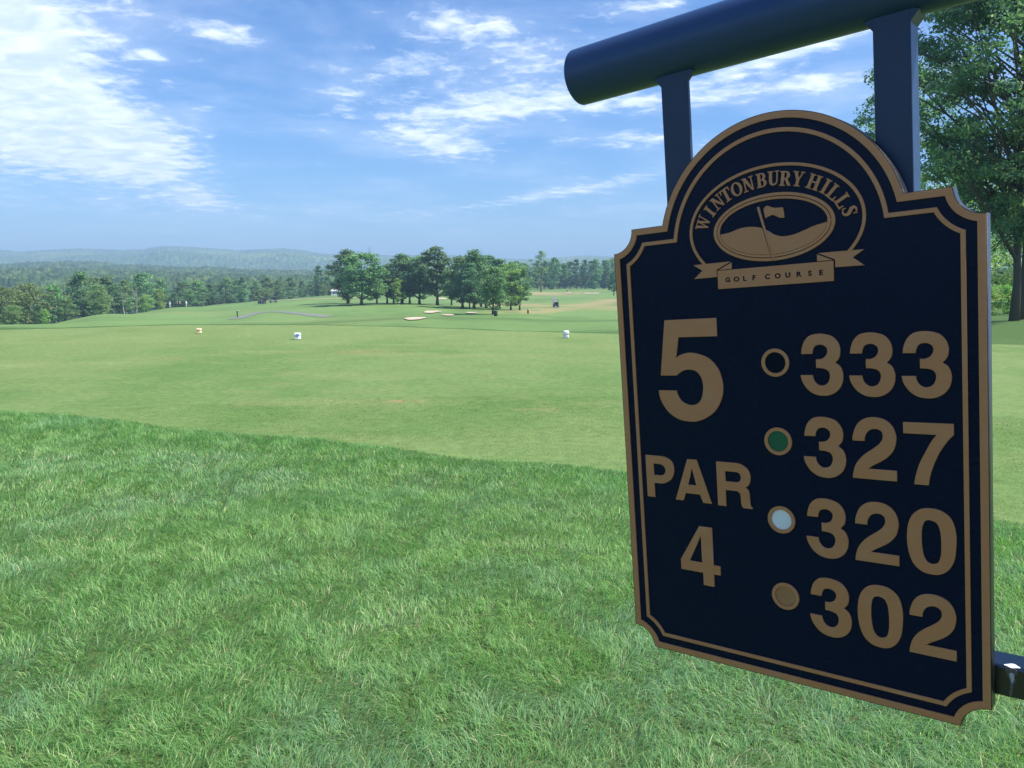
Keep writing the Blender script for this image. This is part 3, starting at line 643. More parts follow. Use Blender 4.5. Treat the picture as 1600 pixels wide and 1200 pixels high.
GLY = {
 '5': [[(-1350,1537,1),(-682,1537,1),(-682,1327,1),(-1175,1327,1),(-1220,1082,1),(-1157,1121,0),(-1044,1144,0),(-919,1125,0),(-798,1074,0),(-696,967,0),(-646,833,0),(-638,719,0),(-661,605,0),(-736,474,0),(-849,383,0),(-977,330,0),(-1089,322,0),(-1218,342,0),(-1346,416,0),(-1432,526,0),(-1468,615,0),(-1477,692,1),(-1236,692,1),(-1218,636,0),(-1165,560,0),(-1062,522,0),(-974,539,0),(-915,606,0),(-889,715,0),(-892,802,0),(-924,881,0),(-977,927,0),(-1055,943,0),(-1136,928,0),(-1226,871,1),(-1439,871,1)]],
 '3': [[(1269,1106,1),(1280,1175,0),(1310,1249,0),(1367,1302,0),(1441,1319,0),(1519,1314,0),(1597,1288,0),(1649,1234,0),(1672,1174,0),(1675,1121,0),(1662,1062,0),(1622,1012,1),(1669,975,0),(1693,916,0),(1698,863,0),(1684,789,0),(1642,722,0),(1575,677,0),(1497,662,0),(1405,676,0),(1331,723,0),(1282,791,0),(1263,839,0),(1256,882,1),(1386,882,1),(1393,840,0),(1419,797,0),(1462,773,0),(1511,780,0),(1544,810,0),(1562,862,0),(1557,909,0),(1531,939,0),(1483,953,0),(1423,956,1),(1423,1050,1),(1473,1053,0),(1515,1074,0),(1540,1116,0),(1539,1163,0),(1505,1195,0),(1463,1202,0),(1420,1188,0),(1397,1152,0),(1388,1106,1)]],
 '2': [[(1282,-1564,1),(1287,-1499,0),(1325,-1400,0),(1386,-1339,0),(1465,-1313,0),(1556,-1318,0),(1632,-1354,0),(1681,-1418,0),(1703,-1494,0),(1702,-1553,0),(1679,-1640,0),(1627,-1711,0),(1562,-1763,0),(1483,-1812,0),(1433,-1850,1),(1703,-1850,1),(1703,-1960,1),(1275,-1960,1),(1280,-1906,0),(1304,-1823,0),(1352,-1748,0),(1407,-1693,0),(1486,-1633,0),(1545,-1580,0),(1575,-1522,0),(1569,-1463,0),(1528,-1435,0),(1476,-1438,0),(1434,-1466,0),(1408,-1515,0),(1402,-1564,1)]],
 '0': [[(1006,-1309,0),(1089,-1324,0),(1164,-1379,0),(1203,-1463,0),(1219,-1567,0),(1215,-1690,0),(1196,-1818,0),(1146,-1915,0),(1075,-1971,0),(990,-1983,0),(905,-1964,0),(834,-1901,0),(793,-1799,0),(775,-1676,0),(778,-1564,0),(795,-1466,0),(840,-1379,0),(914,-1323,0)], [(989,-1431,0),(1042,-1449,0),(1071,-1505,0),(1083,-1595,0),(1084,-1688,0),(1079,-1775,0),(1057,-1847,0),(1014,-1872,0),(965,-1863,0),(930,-1808,0),(915,-1725,0),(910,-1632,0),(915,-1536,0),(931,-1468,0),(956,-1438,0)]],
 '7': [[(1259,422,1),(1708,422,1),(1708,314,1),(1641,230,0),(1579,123,0),(1529,3,0),(1496,-111,0),(1482,-201,1),(1349,-201,1),(1366,-109,0),(1399,6,0),(1451,121,0),(1508,235,0),(1558,307,1),(1259,307,1)]],
 'P': [[(-1717,-124,1),(-1514,-124,1),(-1432,-135,0),(-1361,-174,0),(-1328,-246,0),(-1333,-329,0),(-1374,-408,0),(-1451,-457,0),(-1517,-471,1),(-1608,-471,1),(-1608,-653,1),(-1717,-653,1)], [(-1609,-227,1),(-1533,-227,1),(-1475,-242,0),(-1446,-289,0),(-1457,-337,0),(-1492,-363,0),(-1539,-369,1),(-1609,-369,1)]],
 'A': [[(-1143,-135,1),(-1020,-135,1),(-845,-654,1),(-958,-654,1),(-996,-557,1),(-1184,-557,1),(-1216,-652,1),(-1325,-652,1)], [(-1087,-243,1),(-1037,-449,1),(-1146,-449,1)]],
 'R': [[(-769,-134,1),(-549,-134,1),(-469,-144,0),(-391,-192,0),(-358,-259,0),(-357,-321,0),(-376,-377,0),(-420,-417,1),(-383,-447,0),(-373,-508,0),(-371,-570,0),(-366,-620,0),(-346,-642,1),(-346,-658,1),(-457,-658,1),(-478,-614,0),(-482,-536,0),(-493,-487,0),(-529,-466,1),(-664,-466,1),(-664,-660,1),(-769,-660,1)], [(-662,-242,1),(-551,-242,1),(-493,-252,0),(-471,-297,0),(-486,-344,0),(-528,-362,1),(-662,-362,1)]],
 '4': [[(-1029,-947,1),(-863,-947,1),(-863,-1405,1),(-778,-1405,1),(-778,-1519,1),(-863,-1519,1),(-863,-1674,1),(-1005,-1674,1),(-1005,-1522,1),(-1297,-1522,1),(-1297,-1395,1)], [(-1012,-1065,1),(-1012,-1397,1),(-1177,-1397,1)]],
}
# ------------------------------------------------------------------ the tee sign
# local frame: x across, y up, z out of the face; the face plane is z = 0, lengths in metres
SR = ((0.7592, 0.0736, 0.6467), (0.0123, 0.9918, -0.1273), (-0.6508, 0.1046, 0.7521)); ST = (0.2954, 0.078, 0.8677)
def c2w(v): return Vector((v[0], v[2] * cp - v[1] * sp, -v[2] * sp - v[1] * cp))
ax_ = [c2w([SR[r][k] for r in range(3)]) for k in range(3)]
o_ = c2w(ST) + Vector((0, 0, H))
MS = Matrix(((ax_[0].x, -ax_[1].x, -ax_[2].x, o_.x), (ax_[0].y, -ax_[1].y, -ax_[2].y, o_.y), (ax_[0].z, -ax_[1].z, -ax_[2].z, o_.z), (0, 0, 0, 1)))
sign = bpy.data.objects.new('tee_sign', None); sign.empty_display_size = .2; col.objects.link(sign)
qz = MS.to_3x3(); qz = qz.to_quaternion(); sign.rotation_mode = 'QUATERNION'; sign.rotation_quaternion = qz; sign.location = o_
tag(sign, 'navy and bronze golf hole sign with arched top hanging in a dark tube frame', 'sign')
# materials
def m_bronze():
    m, t = mat('bronze_paint'); tc = t.n('ShaderNodeTexCoord').outputs['Object']
    mp = t.n('ShaderNodeMapping', {'Vector': tc, 'Scale': (18, 900, 60)}).outputs[0]
    no = t.n('ShaderNodeTexNoise', {'Vector': mp, 'Scale': 1.0, 'Detail': 5., 'Roughness': .6}).outputs[0]
    n2 = t.n('ShaderNodeTexNoise', {'Vector': tc, 'Scale': 26., 'Detail': 5., 'Roughness': .7}).outputs[0]
    c = t.mix(no, BRZ_A, BRZ_B); c = t.mix(t.m('MULTIPLY', t.sstep(n2, .45, .75), .35), c, BRZ_C)
    b = t.n('ShaderNodeBsdfPrincipled', {'Base Color': c, 'Roughness': .46, 'Metallic': .25, 'Specular IOR Level': .45,
        'Normal': t.n('ShaderNodeBump', {'Height': no, 'Strength': .25, 'Distance': .0004}).outputs[0]})
    t.n('ShaderNodeOutputMaterial', {'Surface': b.outputs[0]}); return m
def m_navy(name, c, rough, dust=.0, scale=40., spec=.5, coat=0., specks=.10):
    m, t = mat(name); tc = t.n('ShaderNodeTexCoord').outputs['Object']
    n1 = t.n('ShaderNodeTexNoise', {'Vector': tc, 'Scale': scale, 'Detail': 6., 'Roughness': .7}).outputs[0]
    n2 = t.n('ShaderNodeTexNoise', {'Vector': tc, 'Scale': 700., 'Detail': 2.}).outputs[0]
    # fine pale specks: dust, dried spray and scratches
    vo = t.n('ShaderNodeTexVoronoi', {'Vector': tc, 'Scale': 110., 'Randomness': 1.}).outputs['Distance']
    sp_ = t.m('MULTIPLY', t.sstep(vo, .09, .03), t.sstep(n1, .50, .68))
    cc = t.mix(t.m('MULTIPLY', sp_, specks), (*c, 1), (.30, .28, .25, 1))
    cc = t.mix(t.m('MULTIPLY', t.sstep(n1, .45, .8), dust), cc, (.13, .13, .13, 1))
    rg = t.m('ADD', t.m('MULTIPLY', n1, .22), rough - .1)
    b = t.n('ShaderNodeBsdfPrincipled', {'Base Color': cc, 'Roughness': rg, 'Specular IOR Level': spec,
        'Normal': t.n('ShaderNodeBump', {'Height': n2, 'Strength': .04, 'Distance': .0003}).outputs[0]})
    t.n('ShaderNodeOutputMaterial', {'Surface': b.outputs[0]}); return m
M_BRZ = m_bronze(); M_NAVY = m_navy('navy_field', NAVY, .26, .0, spec=.16)
M_EDGE = m_navy('panel_edge', (.012, .014, .018), .34, .25, 60.)
M_TUBE = m_navy('navy_tube_paint', TUBE, .34, .03, 30.)
M_GREEN = simple('green_disc', (.008, .13, .055), .35, var=.1); M_WHITE = simple('white_disc', (.97, .92, .84), .35, var=.12, bscale=90)
M_GOLD = simple('tan_disc', (.46, .21, .08), .5, var=.2, bscale=90); M_BLACK = simple('dark_disc', (.003, .006, .016), .5, spec=.12)
def catmull(pts):
    """pts: (x, y, corner) closed; returns a dense outline"""
    n = len(pts); out = []
    for i in range(n):
        p0, p1, p2, p3 = pts[i - 1], pts[i], pts[(i + 1) % n], pts[(i + 2) % n]
        out.append((p1[0], p1[1]))
        if p1[2] and p2[2]: continue
        a = np.array(p1[:2], float); b = np.array(p2[:2], float)
        m1 = (b - np.array(p0[:2])) * .5 if not p1[2] else None; m2 = (np.array(p3[:2]) - a) * .5 if not p2[2] else None
        if m1 is None: m1 = (b - a) * 1.0 if m2 is None else 1.5 * (b - a) - .5 * m2
        if m2 is None: m2 = 1.5 * (b - a) - .5 * m1
        for k in range(1, 6):
            t = k / 6; h = (2 * t ** 3 - 3 * t ** 2 + 1) * a + (t ** 3 - 2 * t ** 2 + t) * m1 + (3 * t ** 2 - 2 * t ** 3) * b + (t ** 3 - t ** 2) * m2
            out.append(tuple(h))
    return out
def relief(name, contours, m, parent, z0, z1, bevel=.00025, loc=(0, 0)):
    """flat shape with holes (even-odd), raised from z0 to z1, edges eased"""
    cu = bpy.data.curves.new(name, 'CURVE'); cu.dimensions = '2D'; cu.fill_mode = 'BOTH'
    for c in contours:
        s = cu.splines.new('POLY'); s.points.add(len(c) - 1); s.use_cyclic_u = True
        for i, (x, y) in enumerate(c): s.points[i].co = (x, y, 0, 1)
    hgt = (z1 - z0) / 2; cu.extrude = hgt - bevel; cu.bevel_depth = bevel; cu.bevel_resolution = 1; cu.offset = -bevel
    tmp = bpy.data.objects.new('tmp', cu); col.objects.link(tmp)
    dg = bpy.context.evaluated_depsgraph_get(); dg.update()
    me = bpy.data.meshes.new_from_object(tmp.evaluated_get(dg)); bpy.data.objects.remove(tmp); bpy.data.curves.remove(cu)
    me.materials.clear(); me.transform(Matrix.Translation((loc[0], loc[1], (z0 + z1) / 2))); me.name = name
    o = link(name, me, m, parent); return o
def union_relief(name, polys, m, parent, z0, z1):
    """overlapping polygons merged into one raised outline"""
    vs, fs = [], []
    for p in polys:
        ar = sum(p[i - 1][0] * p[i][1] - p[i][0] * p[i - 1][1] for i in range(len(p)))
        if ar < 0: p = p[::-1]
        fs.append(list(range(len(vs), len(vs) + len(p)))); vs += [Vector(q) * 1000 for q in p]
    v, e, f, _, _, fo = delaunay_2d_cdt(vs, [], fs, 0, 1e-4, True); f = [t for t, q in zip(f, fo) if q]
    bm = bmesh.new(); top = [bm.verts.new((q.x / 1000, q.y / 1000, z1)) for q in v]; bot = [bm.verts.new((q.x / 1000, q.y / 1000, z0)) for q in v]
    cnt = {}
    for t in f:
        bm.faces.new([top[i] for i in t])
        for a, b in zip(t, list(t[1:]) + [t[0]]): cnt[(a, b)] = 1
    for (a, b) in cnt:
        if (b, a) not in cnt: bm.faces.new((top[b], top[a], bot[a], bot[b]))
    for q in [q for q in bot if not q.link_faces]: bm.verts.remove(q)
    return link(name, bm_mesh(name, bm), m, parent)
def outline(d, n=40):
    W, VC, RC, AR, AC = .2 - d, .2645, .0268 + d, .135 - d, .232
    def arc(cx, cy, r, a0, a1, k=14): return [(cx + r * math.cos(a0 + (a1 - a0) * i / k), cy + r * math.sin(a0 + (a1 - a0) * i / k)) for i in range(k + 1)]
    P = []
    # right side going up; corner scoops are centred on (.2, +-.2645)
    a = math.acos(max(-1, -d / RC)) if d else math.pi / 2      # where the scoop meets the side x = W
    yb = -.2645 + math.sqrt(RC ** 2 - d ** 2); yt = -yb
    th = math.atan2(yb + .2645, W - .2)
    bot = -.2622 + d; xb = .2 - math.sqrt(RC ** 2 - (bot + .2645) ** 2); thb = math.atan2(bot + .2645, xb - .2)
    top = .2648 - d; xt = .2 - math.sqrt(RC ** 2 - (top - .2645) ** 2); tht = math.atan2(top - .2645, xt - .2)
    xa = math.sqrt(AR ** 2 - (top - AC) ** 2); tha = math.atan2(top - AC, xa)
    right = arc(.2, -.2645, RC, thb, th) + arc(.2, .2645, RC, -th, tht if tht < 0 else tht - 2 * math.pi) + arc(0, AC, AR, tha, math.pi / 2, 30)
    left = [(-x, y) for x, y in right[::-1]][1:]
    return right + left
ZF = -.0018       # routed-out field lies this far behind the bronze faces
pn = relief('panel', [outline(.0007)], M_EDGE, sign, -.0185, ZF - .0006, .0004)
relief('edge_cover_rim', [outline(0), outline(.0006)], M_EDGE, sign, -.0180, -.0001, .0001)  # added dark rim that hides the sunlit side of the bronze border
fld = relief('navy_field', [outline(.0008)], M_NAVY, sign, ZF - .0007, ZF, .0002)
relief('outer_border', [outline(.0006), outline(.0076)], M_BRZ, sign, ZF - .0006, 0)
relief('inner_border', [outline(.0170), outline(.0214)], M_BRZ, sign, ZF - .0004, 0)
def scaled(c, dx=0, dy=0): return [((x + dx) * 1e-4, (y + dy) * 1e-4) for x, y in catmull(c)]
def glyph(ch, dx, dy, name):
    relief(name, [scaled(c, dx, dy) for c in GLY[ch]], M_BRZ, sign, ZF - .0004, 0, .0005)
glyph('5', 0, 0, 'numeral')
for ch in 'PAR': glyph(ch, 0, 0, 'letter')
glyph('4', 0, 0, 'numeral')
for ch, dx, dy in [('3', -999, 4), ('3', -499, 2), ('3', 0, 0), ('3', -996, -878), ('2', -510, 1770), ('7', 0, 0), ('3', -997, -1764), ('2', -507, 888), ('0', 498, 878), ('3', -987, -2645), ('0', 0, 0), ('2', 0, 0)]:
    glyph(ch, dx, dy, 'numeral')
def circ(r, cx=0, cy=0, n=48, ry=None): return [(cx + r * math.cos(2 * math.pi * i / n), cy + (ry or r) * math.sin(2 * math.pi * i / n)) for i in range(n)]
for (cx, cy), mm, lb in [((-.0017, .102), M_BLACK, 'black tee disc'), ((-.0019, .0148), M_GREEN, 'green tee disc'), ((-.0016, -.074), M_WHITE, 'white tee disc'), ((-.0003, -.1621), M_GOLD, 'tan tee disc')]:
    r = relief('disc_ring', [circ(.0155, cx, cy), circ(.0115, cx, cy)], M_BRZ, sign, ZF - .0004, 0)
    d = relief('disc', [circ(.0114, cx, cy)], mm, r, ZF - .0004, ZF + .0004, .0002); d['label'] = lb
# emblem: open oval, double ring, links hill with flag, ribbon
def ell(a, b, cx, cy, t0, t1, n): return [(cx + a * math.cos(t0 + (t1 - t0) * i / n), cy + b * math.sin(t0 + (t1 - t0) * i / n)) for i in range(n + 1)]
t0, t1 = R_(-33.5), R_(213.5)
relief('emblem_oval', [ell(.0963, .0646, 0, .2493, t0, t1, 90) + ell(.0930, .0613, 0, .2493, t0, t1, 90)[::-1]], M_BRZ, sign, ZF - .0004, 0)
EC = .2478
relief('emblem_ring', [circ(.0666, 0, EC, 90, ry=.0358), circ(.0628, 0, EC, 90, ry=.0325)], M_BRZ, sign, ZF - .0004, 0)
ring = relief('inner_ring', [circ(.0621, 0, EC, 90, ry=.0318), circ(.0592, 0, EC, 90, ry=.0289)], M_BRZ, sign, ZF - .0004, 0)
hill = catmull([(a, b, 0) for a, b in [(-.0585, .2453), (-.0474, .2474), (-.0353, .2504), (-.0235, .2509), (-.0121, .2486), (-.0037, .2443), (.0031, .2396), (.0105, .2371), (.0183, .2369), (.0278, .2385), (.0440, .2437), (.0590, .2487)]])[:-5]
tb = math.asin((.2450 - EC) / .0288); te_ = math.asin((.2487 - EC) / .0288)
low = ell(.0590, .0287, 0, EC, te_, -math.pi - tb, 50)
hp = hill + low[1:-1]
HL = relief('hill', [hp], M_BRZ, ring, ZF - .0003, -.0002); HL['label'] = 'rolling hill relief inside the emblem'
relief('flagpole', [[(-.0151, .2706), (-.0124, .2709), (.0019, .2135), (.0000, .2132)]], M_BRZ, ring, ZF - .0002, .0003)
relief('flagpole_groove', [[(-.0100, .2480), (-.0091, .2478), (.0003, .2135), (-.0005, .2135)]], M_BLACK, ring, ZF, .00005, .0001)
relief('flag', [catmull([(-.0077, .2669, 0), (-.0055, .2702, 0), (-.0026, .2706, 0), (.0029, .2680, 0), (.0133, .2670, 1), (.0148, .2562, 1), (.0094, .2566, 0), (.0026, .2602, 0), (-.0017, .2595, 0), (-.0060, .2579, 1)])], M_BRZ, ring, ZF - .0003, 0)
rb = relief('ribbon', [[(-.0641, .2066), (.0635, .2066), (.0635, .1859), (-.0641, .1859)]], M_BRZ, sign, ZF - .0004, 0)
for s in (-1, 1):
    tail = [(s * .0651, .1997), (s * .0936, .1994), (s * .0826, .2082), (s * .0937, .2153), (s * .0480, .2157), (s * .0651, .2077)]
    relief('ribbon_tail', [tail], M_BRZ, rb, ZF - .0004, -.0003)
    relief('ribbon_fold', [[(s * .0470, .2146), (s * .0470, .2073), (s * .0628, .2073)]], M_BRZ, rb, ZF - .0004, -.0003)
# raised serif lettering along the oval
def rc(x0, y0, x1, y1): return [(x0, y0), (x1, y0), (x1, y1), (x0, y1)]
def thick(pts, ws):
    out = []
    for i in range(len(pts) - 1):
        (x0, y0), (x1, y1) = pts[i], pts[i + 1]; L = math.hypot(x1 - x0, y1 - y0); nx, ny = -(y1 - y0) / L, (x1 - x0) / L
        a, b = ws[i] / 2, ws[i + 1] / 2
        out.append([(x0 + nx * a, y0 + ny * a), (x0 - nx * a, y0 - ny * a), (x1 - nx * b, y1 - ny * b), (x1 + nx * b, y1 + ny * b)])
        if i: out.append([(x0 + ws[i] / 2 * math.cos(q * math.pi / 4), y0 + ws[i] / 2 * math.sin(q * math.pi / 4)) for q in range(8)])
    return out
def bowl(cx, cy, rx, ry, t, a0=-90, a1=90, n=10):
    o = []
    for i in range(n):
        p = []
        for a in (a0 + (a1 - a0) * i / n, a0 + (a1 - a0) * (i + 1) / n):
            c, s = math.cos(R_(a)), math.sin(R_(a)); p.append(((cx + rx * c, cy + ry * s), (cx + (rx - t) * c, cy + (ry - .09) * s)))
        o.append([p[0][0], p[1][0], p[1][1], p[0][1]])
    return o
SF = .075
def ser(x0, x1, y): return rc(x0, 0 if y == 0 else 1 - SF, x1, SF if y == 0 else 1)
LT = {
 'I': (.46, [rc(.11, 0, .35, 1), ser(0, .46, 0), ser(0, .46, 1)]),
 'H': (1.0, [rc(.11, 0, .35, 1), rc(.65, 0, .89, 1), ser(0, .46, 0), ser(0, .46, 1), ser(.54, 1., 0), ser(.54, 1., 1), rc(.35, .45, .65, .56)]),
 'N': (.98, [rc(.14, 0, .24, 1), rc(.74, 0, .84, 1), ser(0, .38, 0), ser(0, .30, 1), ser(.60, .98, 1), [(.02, 1), (.34, 1), (.84, .0), (.70, 0)]]),
 'T': (.84, [rc(.30, 0, .54, 1), rc(0, .90, .84, 1), ser(.18, .66, 0), [(0, 1), (0, .68), (.06, .68), (.13, .9)], [(.84, 1), (.71, .9), (.78, .68), (.84, .68)]]),
 'L': (.78, [rc(.11, 0, .35, 1), ser(0, .46, 1), rc(0, 0, .78, .10), [(.64, .1), (.71, .36), (.78, .36), (.78, .1)]]),
 'O': (.96, bowl(.48, .5, .48, .51, .24, 0, 360, 28)),
 'B': (.82, [rc(.11, 0, .35, 1), ser(0, .4, 0), ser(0, .4, 1), rc(.3, .91, .46, 1), rc(.3, .46, .48, .55), rc(.3, 0, .48, .09)] + bowl(.45, .73, .32, .27, .22) + bowl(.47, .275, .35, .275, .24)),
 'U': (.92, [rc(.11, .32, .35, 1), rc(.70, .32, .80, 1), ser(0, .46, 1), ser(.57, .92, 1)] + thick([(.23, .34), (.25, .2), (.33, .10), (.46, .06), (.60, .09), (.70, .18), (.75, .34)], [.24, .22, .17, .12, .10, .10, .10])),
 'R': (.92, [rc(.11, 0, .35, 1), ser(0, .46, 0), ser(0, .4, 1), rc(.3, .91, .46, 1), rc(.3, .44, .48, .53), [(.40, .47), (.60, .50), (.92, 0), (.66, 0)]] + bowl(.45, .72, .34, .28, .23)),
 'Y': (.92, [rc(.34, 0, .58, .5), ser(.22, .70, 0), ser(0, .42, 1), ser(.60, .92, 1), [(.06, 1), (.32, 1), (.56, .48), (.34, .44)], [(.72, 1), (.82, 1), (.58, .44), (.50, .50)]]),
 'W': (1.26, [ser(0, .40, 1), ser(.44, .80, 1), ser(.94, 1.26, 1), [(.06, 1), (.30, 1), (.50, .0), (.38, 0)], [(.38, 0), (.46, 0), (.66, .80), (.60, 1)], [(.50, 1), (.72, 1), (.90, .0), (.78, 0)], [(.80, 0), (.90, 0), (1.14, 1), (1.06, 1)]]),
 'S': (.70, thick([(.60, .74), (.56, .88), (.42, .955), (.26, .93), (.15, .80), (.20, .65), (.38, .53), (.54, .40), (.58, .24), (.48, .09), (.32, .045), (.16, .10), (.09, .27)], [.05, .07, .09, .14, .20, .24, .25, .24, .20, .14, .09, .07, .05]) + [rc(.58, .70, .63, .98), rc(.06, .02, .11, .30)]),
}
WORD = [('W', -787, 2613), ('I', -699, 2735), ('N', -601, 2825), ('T', -495, 2886), ('O', -372, 2931), ('N', -236, 2965), ('B', -90, 2984), ('U', 43, 2984), ('R', 172, 2963), ('Y', 303, 2938), ('H', 466, 2880), ('I', 581, 2820), ('L', 659, 2752), ('L', 745, 2655), ('S', 808, 2546)]
LH = .0151
wpolys = []
for ch, cx, cyy in WORD:
    wd, ps = LT[ch]; cx *= 1e-4; cyy *= 1e-4
    t = math.atan2((cyy - .2493) / .0510, cx / .0820)
    nx, ny = math.cos(t) / .0820, math.sin(t) / .0510; L = math.hypot(nx, ny); nx, ny = nx / L, ny / L      # outward normal of the oval
    tx, ty = ny, -nx; SX = LH * .90
    for p in ps:
        wpolys.append([(cx + tx * (x - wd / 2) * SX + nx * (y - .5) * LH, cyy + ty * (x - wd / 2) * SX + ny * (y - .5) * LH) for x, y in p])
nm = union_relief('lettering', wpolys, M_BRZ, sign, ZF - .0003, 0); nm['label'] = 'raised serif words WINTONBURY HILLS in an arc'
# small dark capitals on the ribbon
def text_mesh(ch, size, sx):
    cu = bpy.data.curves.new('t', 'FONT'); cu.body = ch; cu.size = 1; cu.extrude = .0; cu.offset = .04; cu.align_x = 'CENTER'
    tmp = bpy.data.objects.new('tmp', cu); col.objects.link(tmp); dg = bpy.context.evaluated_depsgraph_get(); dg.update()
    me = bpy.data.meshes.new_from_object(tmp.evaluated_get(dg)); bpy.data.objects.remove(tmp); bpy.data.curves.remove(cu)
    co = np.array([v.co[:] for v in me.vertices]); y0, y1 = co[:, 1].min(), co[:, 1].max(); x0, x1 = co[:, 0].min(), co[:, 0].max()
    me.transform(Matrix.Translation((-(x0 + x1) / 2, -y0, 0))); k = size / (y1 - y0); me.transform(Matrix.Diagonal((k * sx, k, 1, 1))); return me
bm = bmesh.new()
for ch, x in zip('GOLFCOURSE', [392, 465, 533, 608, 715, 795, 873, 958, 1038, 1120]):
    me = text_mesh(ch, .0055, 1.15); me.transform(Matrix.Translation((-.0543 + (x - 375) * 1.4135e-4, .1929, .00012))); bm.from_mesh(me); bpy.data.meshes.remove(me)
gt = link('lettering', bm_mesh('lettering', bm), M_BLACK, rb); gt['label'] = 'dark capitals GOLF COURSE on the ribbon'
# the frame behind: pipe, two hangers, lower bar
def tube_obj(name, x0, x1, y0, y1, z0, z1, bev=.0025, m=M_TUBE):
    return link(name, bm_mesh(name, boxm(((x0 + x1) / 2, (y0 + y1) / 2, (z0 + z1) / 2), (x1 - x0, y1 - y0, z1 - z0), bev), False), m, sign)
M_PIPE = m_navy('pipe_paint_glare', PIPE_GLARE, .36, .03, 30., specks=.35)  # the frame paint lightened, with sky glare put into its colour
PA = .469; PRD = .0345; PZ = -.0355
bm = bmesh.new(); add_tube(bm, [(-.257, PA, PZ), (.70, PA, PZ)], PRD, 64, False); bmesh.ops.recalc_face_normals(bm, faces=bm.faces)
pipe = link('top_pipe', bm_mesh('top_pipe', bm, True), M_PIPE, sign)
bm = bmesh.new(); n = 64
rim = [(PRD, 0), (PRD, -.0015), (PRD - .002, -.003), (0.0, -.0034)]
rs = [[bm.verts.new((-.257 + z, PA + r * math.cos(2 * math.pi * k / n), PZ + r * math.sin(2 * math.pi * k / n))) for k in range(n)] for r, z in rim[:3]]
for a in range(2):
    for k in range(n): bm.faces.new((rs[a][k], rs[a][(k + 1) % n], rs[a + 1][(k + 1) % n], rs[a + 1][k]))
bm.faces.new(rs[2]); bmesh.ops.recalc_face_normals(bm, faces=bm.faces)
link('end_cap', bm_mesh('end_cap', bm), M_PIPE, pipe)
for cx in (-.1175, .1180):
    zb = -.0270 if cx < 0 else -.0485
    p = tube_obj('hanger_post', cx - .0172, cx + .0172, -.1990, PA - .026, zb, -.0205, .0012)
    for s in (-1, 1):        # weld gussets under the pipe
        bm = bmesh.new()
        a = [bm.verts.new((cx + s * .0168, PA - PRD - .0085, z)) for z in (zb + .001, -.0207)]; b = [bm.verts.new((cx + s * .0250, PA - PRD + .0015, z)) for z in (zb + .001, -.0207)]; c = [bm.verts.new((cx + s * .0168, PA - PRD + .006, z)) for z in (zb + .001, -.0207)]
        bm.faces.new((a[0], b[0], c[0])); bm.faces.new((a[1], c[1], b[1])); bm.faces.new((a[0], a[1], b[1], b[0])); bm.faces.new((b[0], b[1], c[1], c[0]))
        bmesh.ops.recalc_face_normals(bm, faces=bm.faces); link('weld', bm_mesh('weld', bm), M_TUBE, p)
M_BAR = m_navy('bar_paint_no_glare', (.003, .006, .014), .22, .02, 30., spec=1.0)  # same frame paint, its colour darkened because glare stays higher up
bar = tube_obj('lower_bar', -.150, .700, -.2305, -.1990, -.0540, -.0200, m=M_BAR)
# the chipped, rust-streaked spot on the lower bar
def patch(name, pts, z, m, parent, plane='z'):
    return relief(name, [catmull([(a, b, 0) for a, b in pts])], m, parent, z - .0002, z + .00025, .0001)
M_CHIP = simple('bare_metal_chip', (.55, .55, .52), .5, var=.3, bscale=300); M_RUST = simple('rusty_scrape', (.16, .125, .10), .8, var=.5, bscale=260, bump=.4)
patch('paint_scrape', [(.2085, -.2000), (.2170, -.2003), (.2185, -.2040), (.2160, -.2080), (.2170, -.2120), (.2150, -.2170), (.2140, -.2270), (.2115, -.2285), (.2122, -.2200), (.2118, -.2120), (.2098, -.2070)], -.0199, M_RUST, bar)
patch('paint_chip', [(.2118, -.2055), (.2150, -.2045), (.2158, -.2095), (.2140, -.2150), (.2128, -.2110)], -.0197, M_CHIP, bar)
bm = bmesh.new(); vs = [bm.verts.new((.2075 + .0062 + .0064 * math.cos(a) * (1 + .2 * math.sin(3 * a)), -.19885, -.0240 + .0042 * math.sin(a) * (1 + .25 * math.cos(4 * a)))) for a in np.linspace(0, 2 * math.pi, 20, endpoint=False)]
bm.faces.new(vs[::-1]); r = bmesh.ops.extrude_face_region(bm, geom=bm.faces[:]); bmesh.ops.translate(bm, vec=(0, -.0004, 0), verts=[v for v in r['geom'] if isinstance(v, bmesh.types.BMVert)])
bmesh.ops.recalc_face_normals(bm, faces=bm.faces); link('paint_chip', bm_mesh('paint_chip', bm), simple('white_chip', (.8, .82, .85), .4), bar)
# heavier standing post that carries the frame, just right of the picture
sp0 = MS @ Vector((.66, .50, PZ)); gz0 = -.05
lv = MS.to_3x3().inverted() @ Vector((0, 0, -1)); Lp = (sp0.z - gz0)
bm = bmesh.new(); add_box(bm, (0, 0, -.5), (1, 1, 1))
for v in bm.verts:
    q = Vector((v.co.x * .09, v.co.y * .09, 0)); v.co = Vector((.66, .50, PZ)) + MS.to_3x3().inverted() @ Vector((q.x, q.y, v.co.z * Lp))
link('standing_post', bm_mesh('standing_post', bm), M_TUBE, sign)
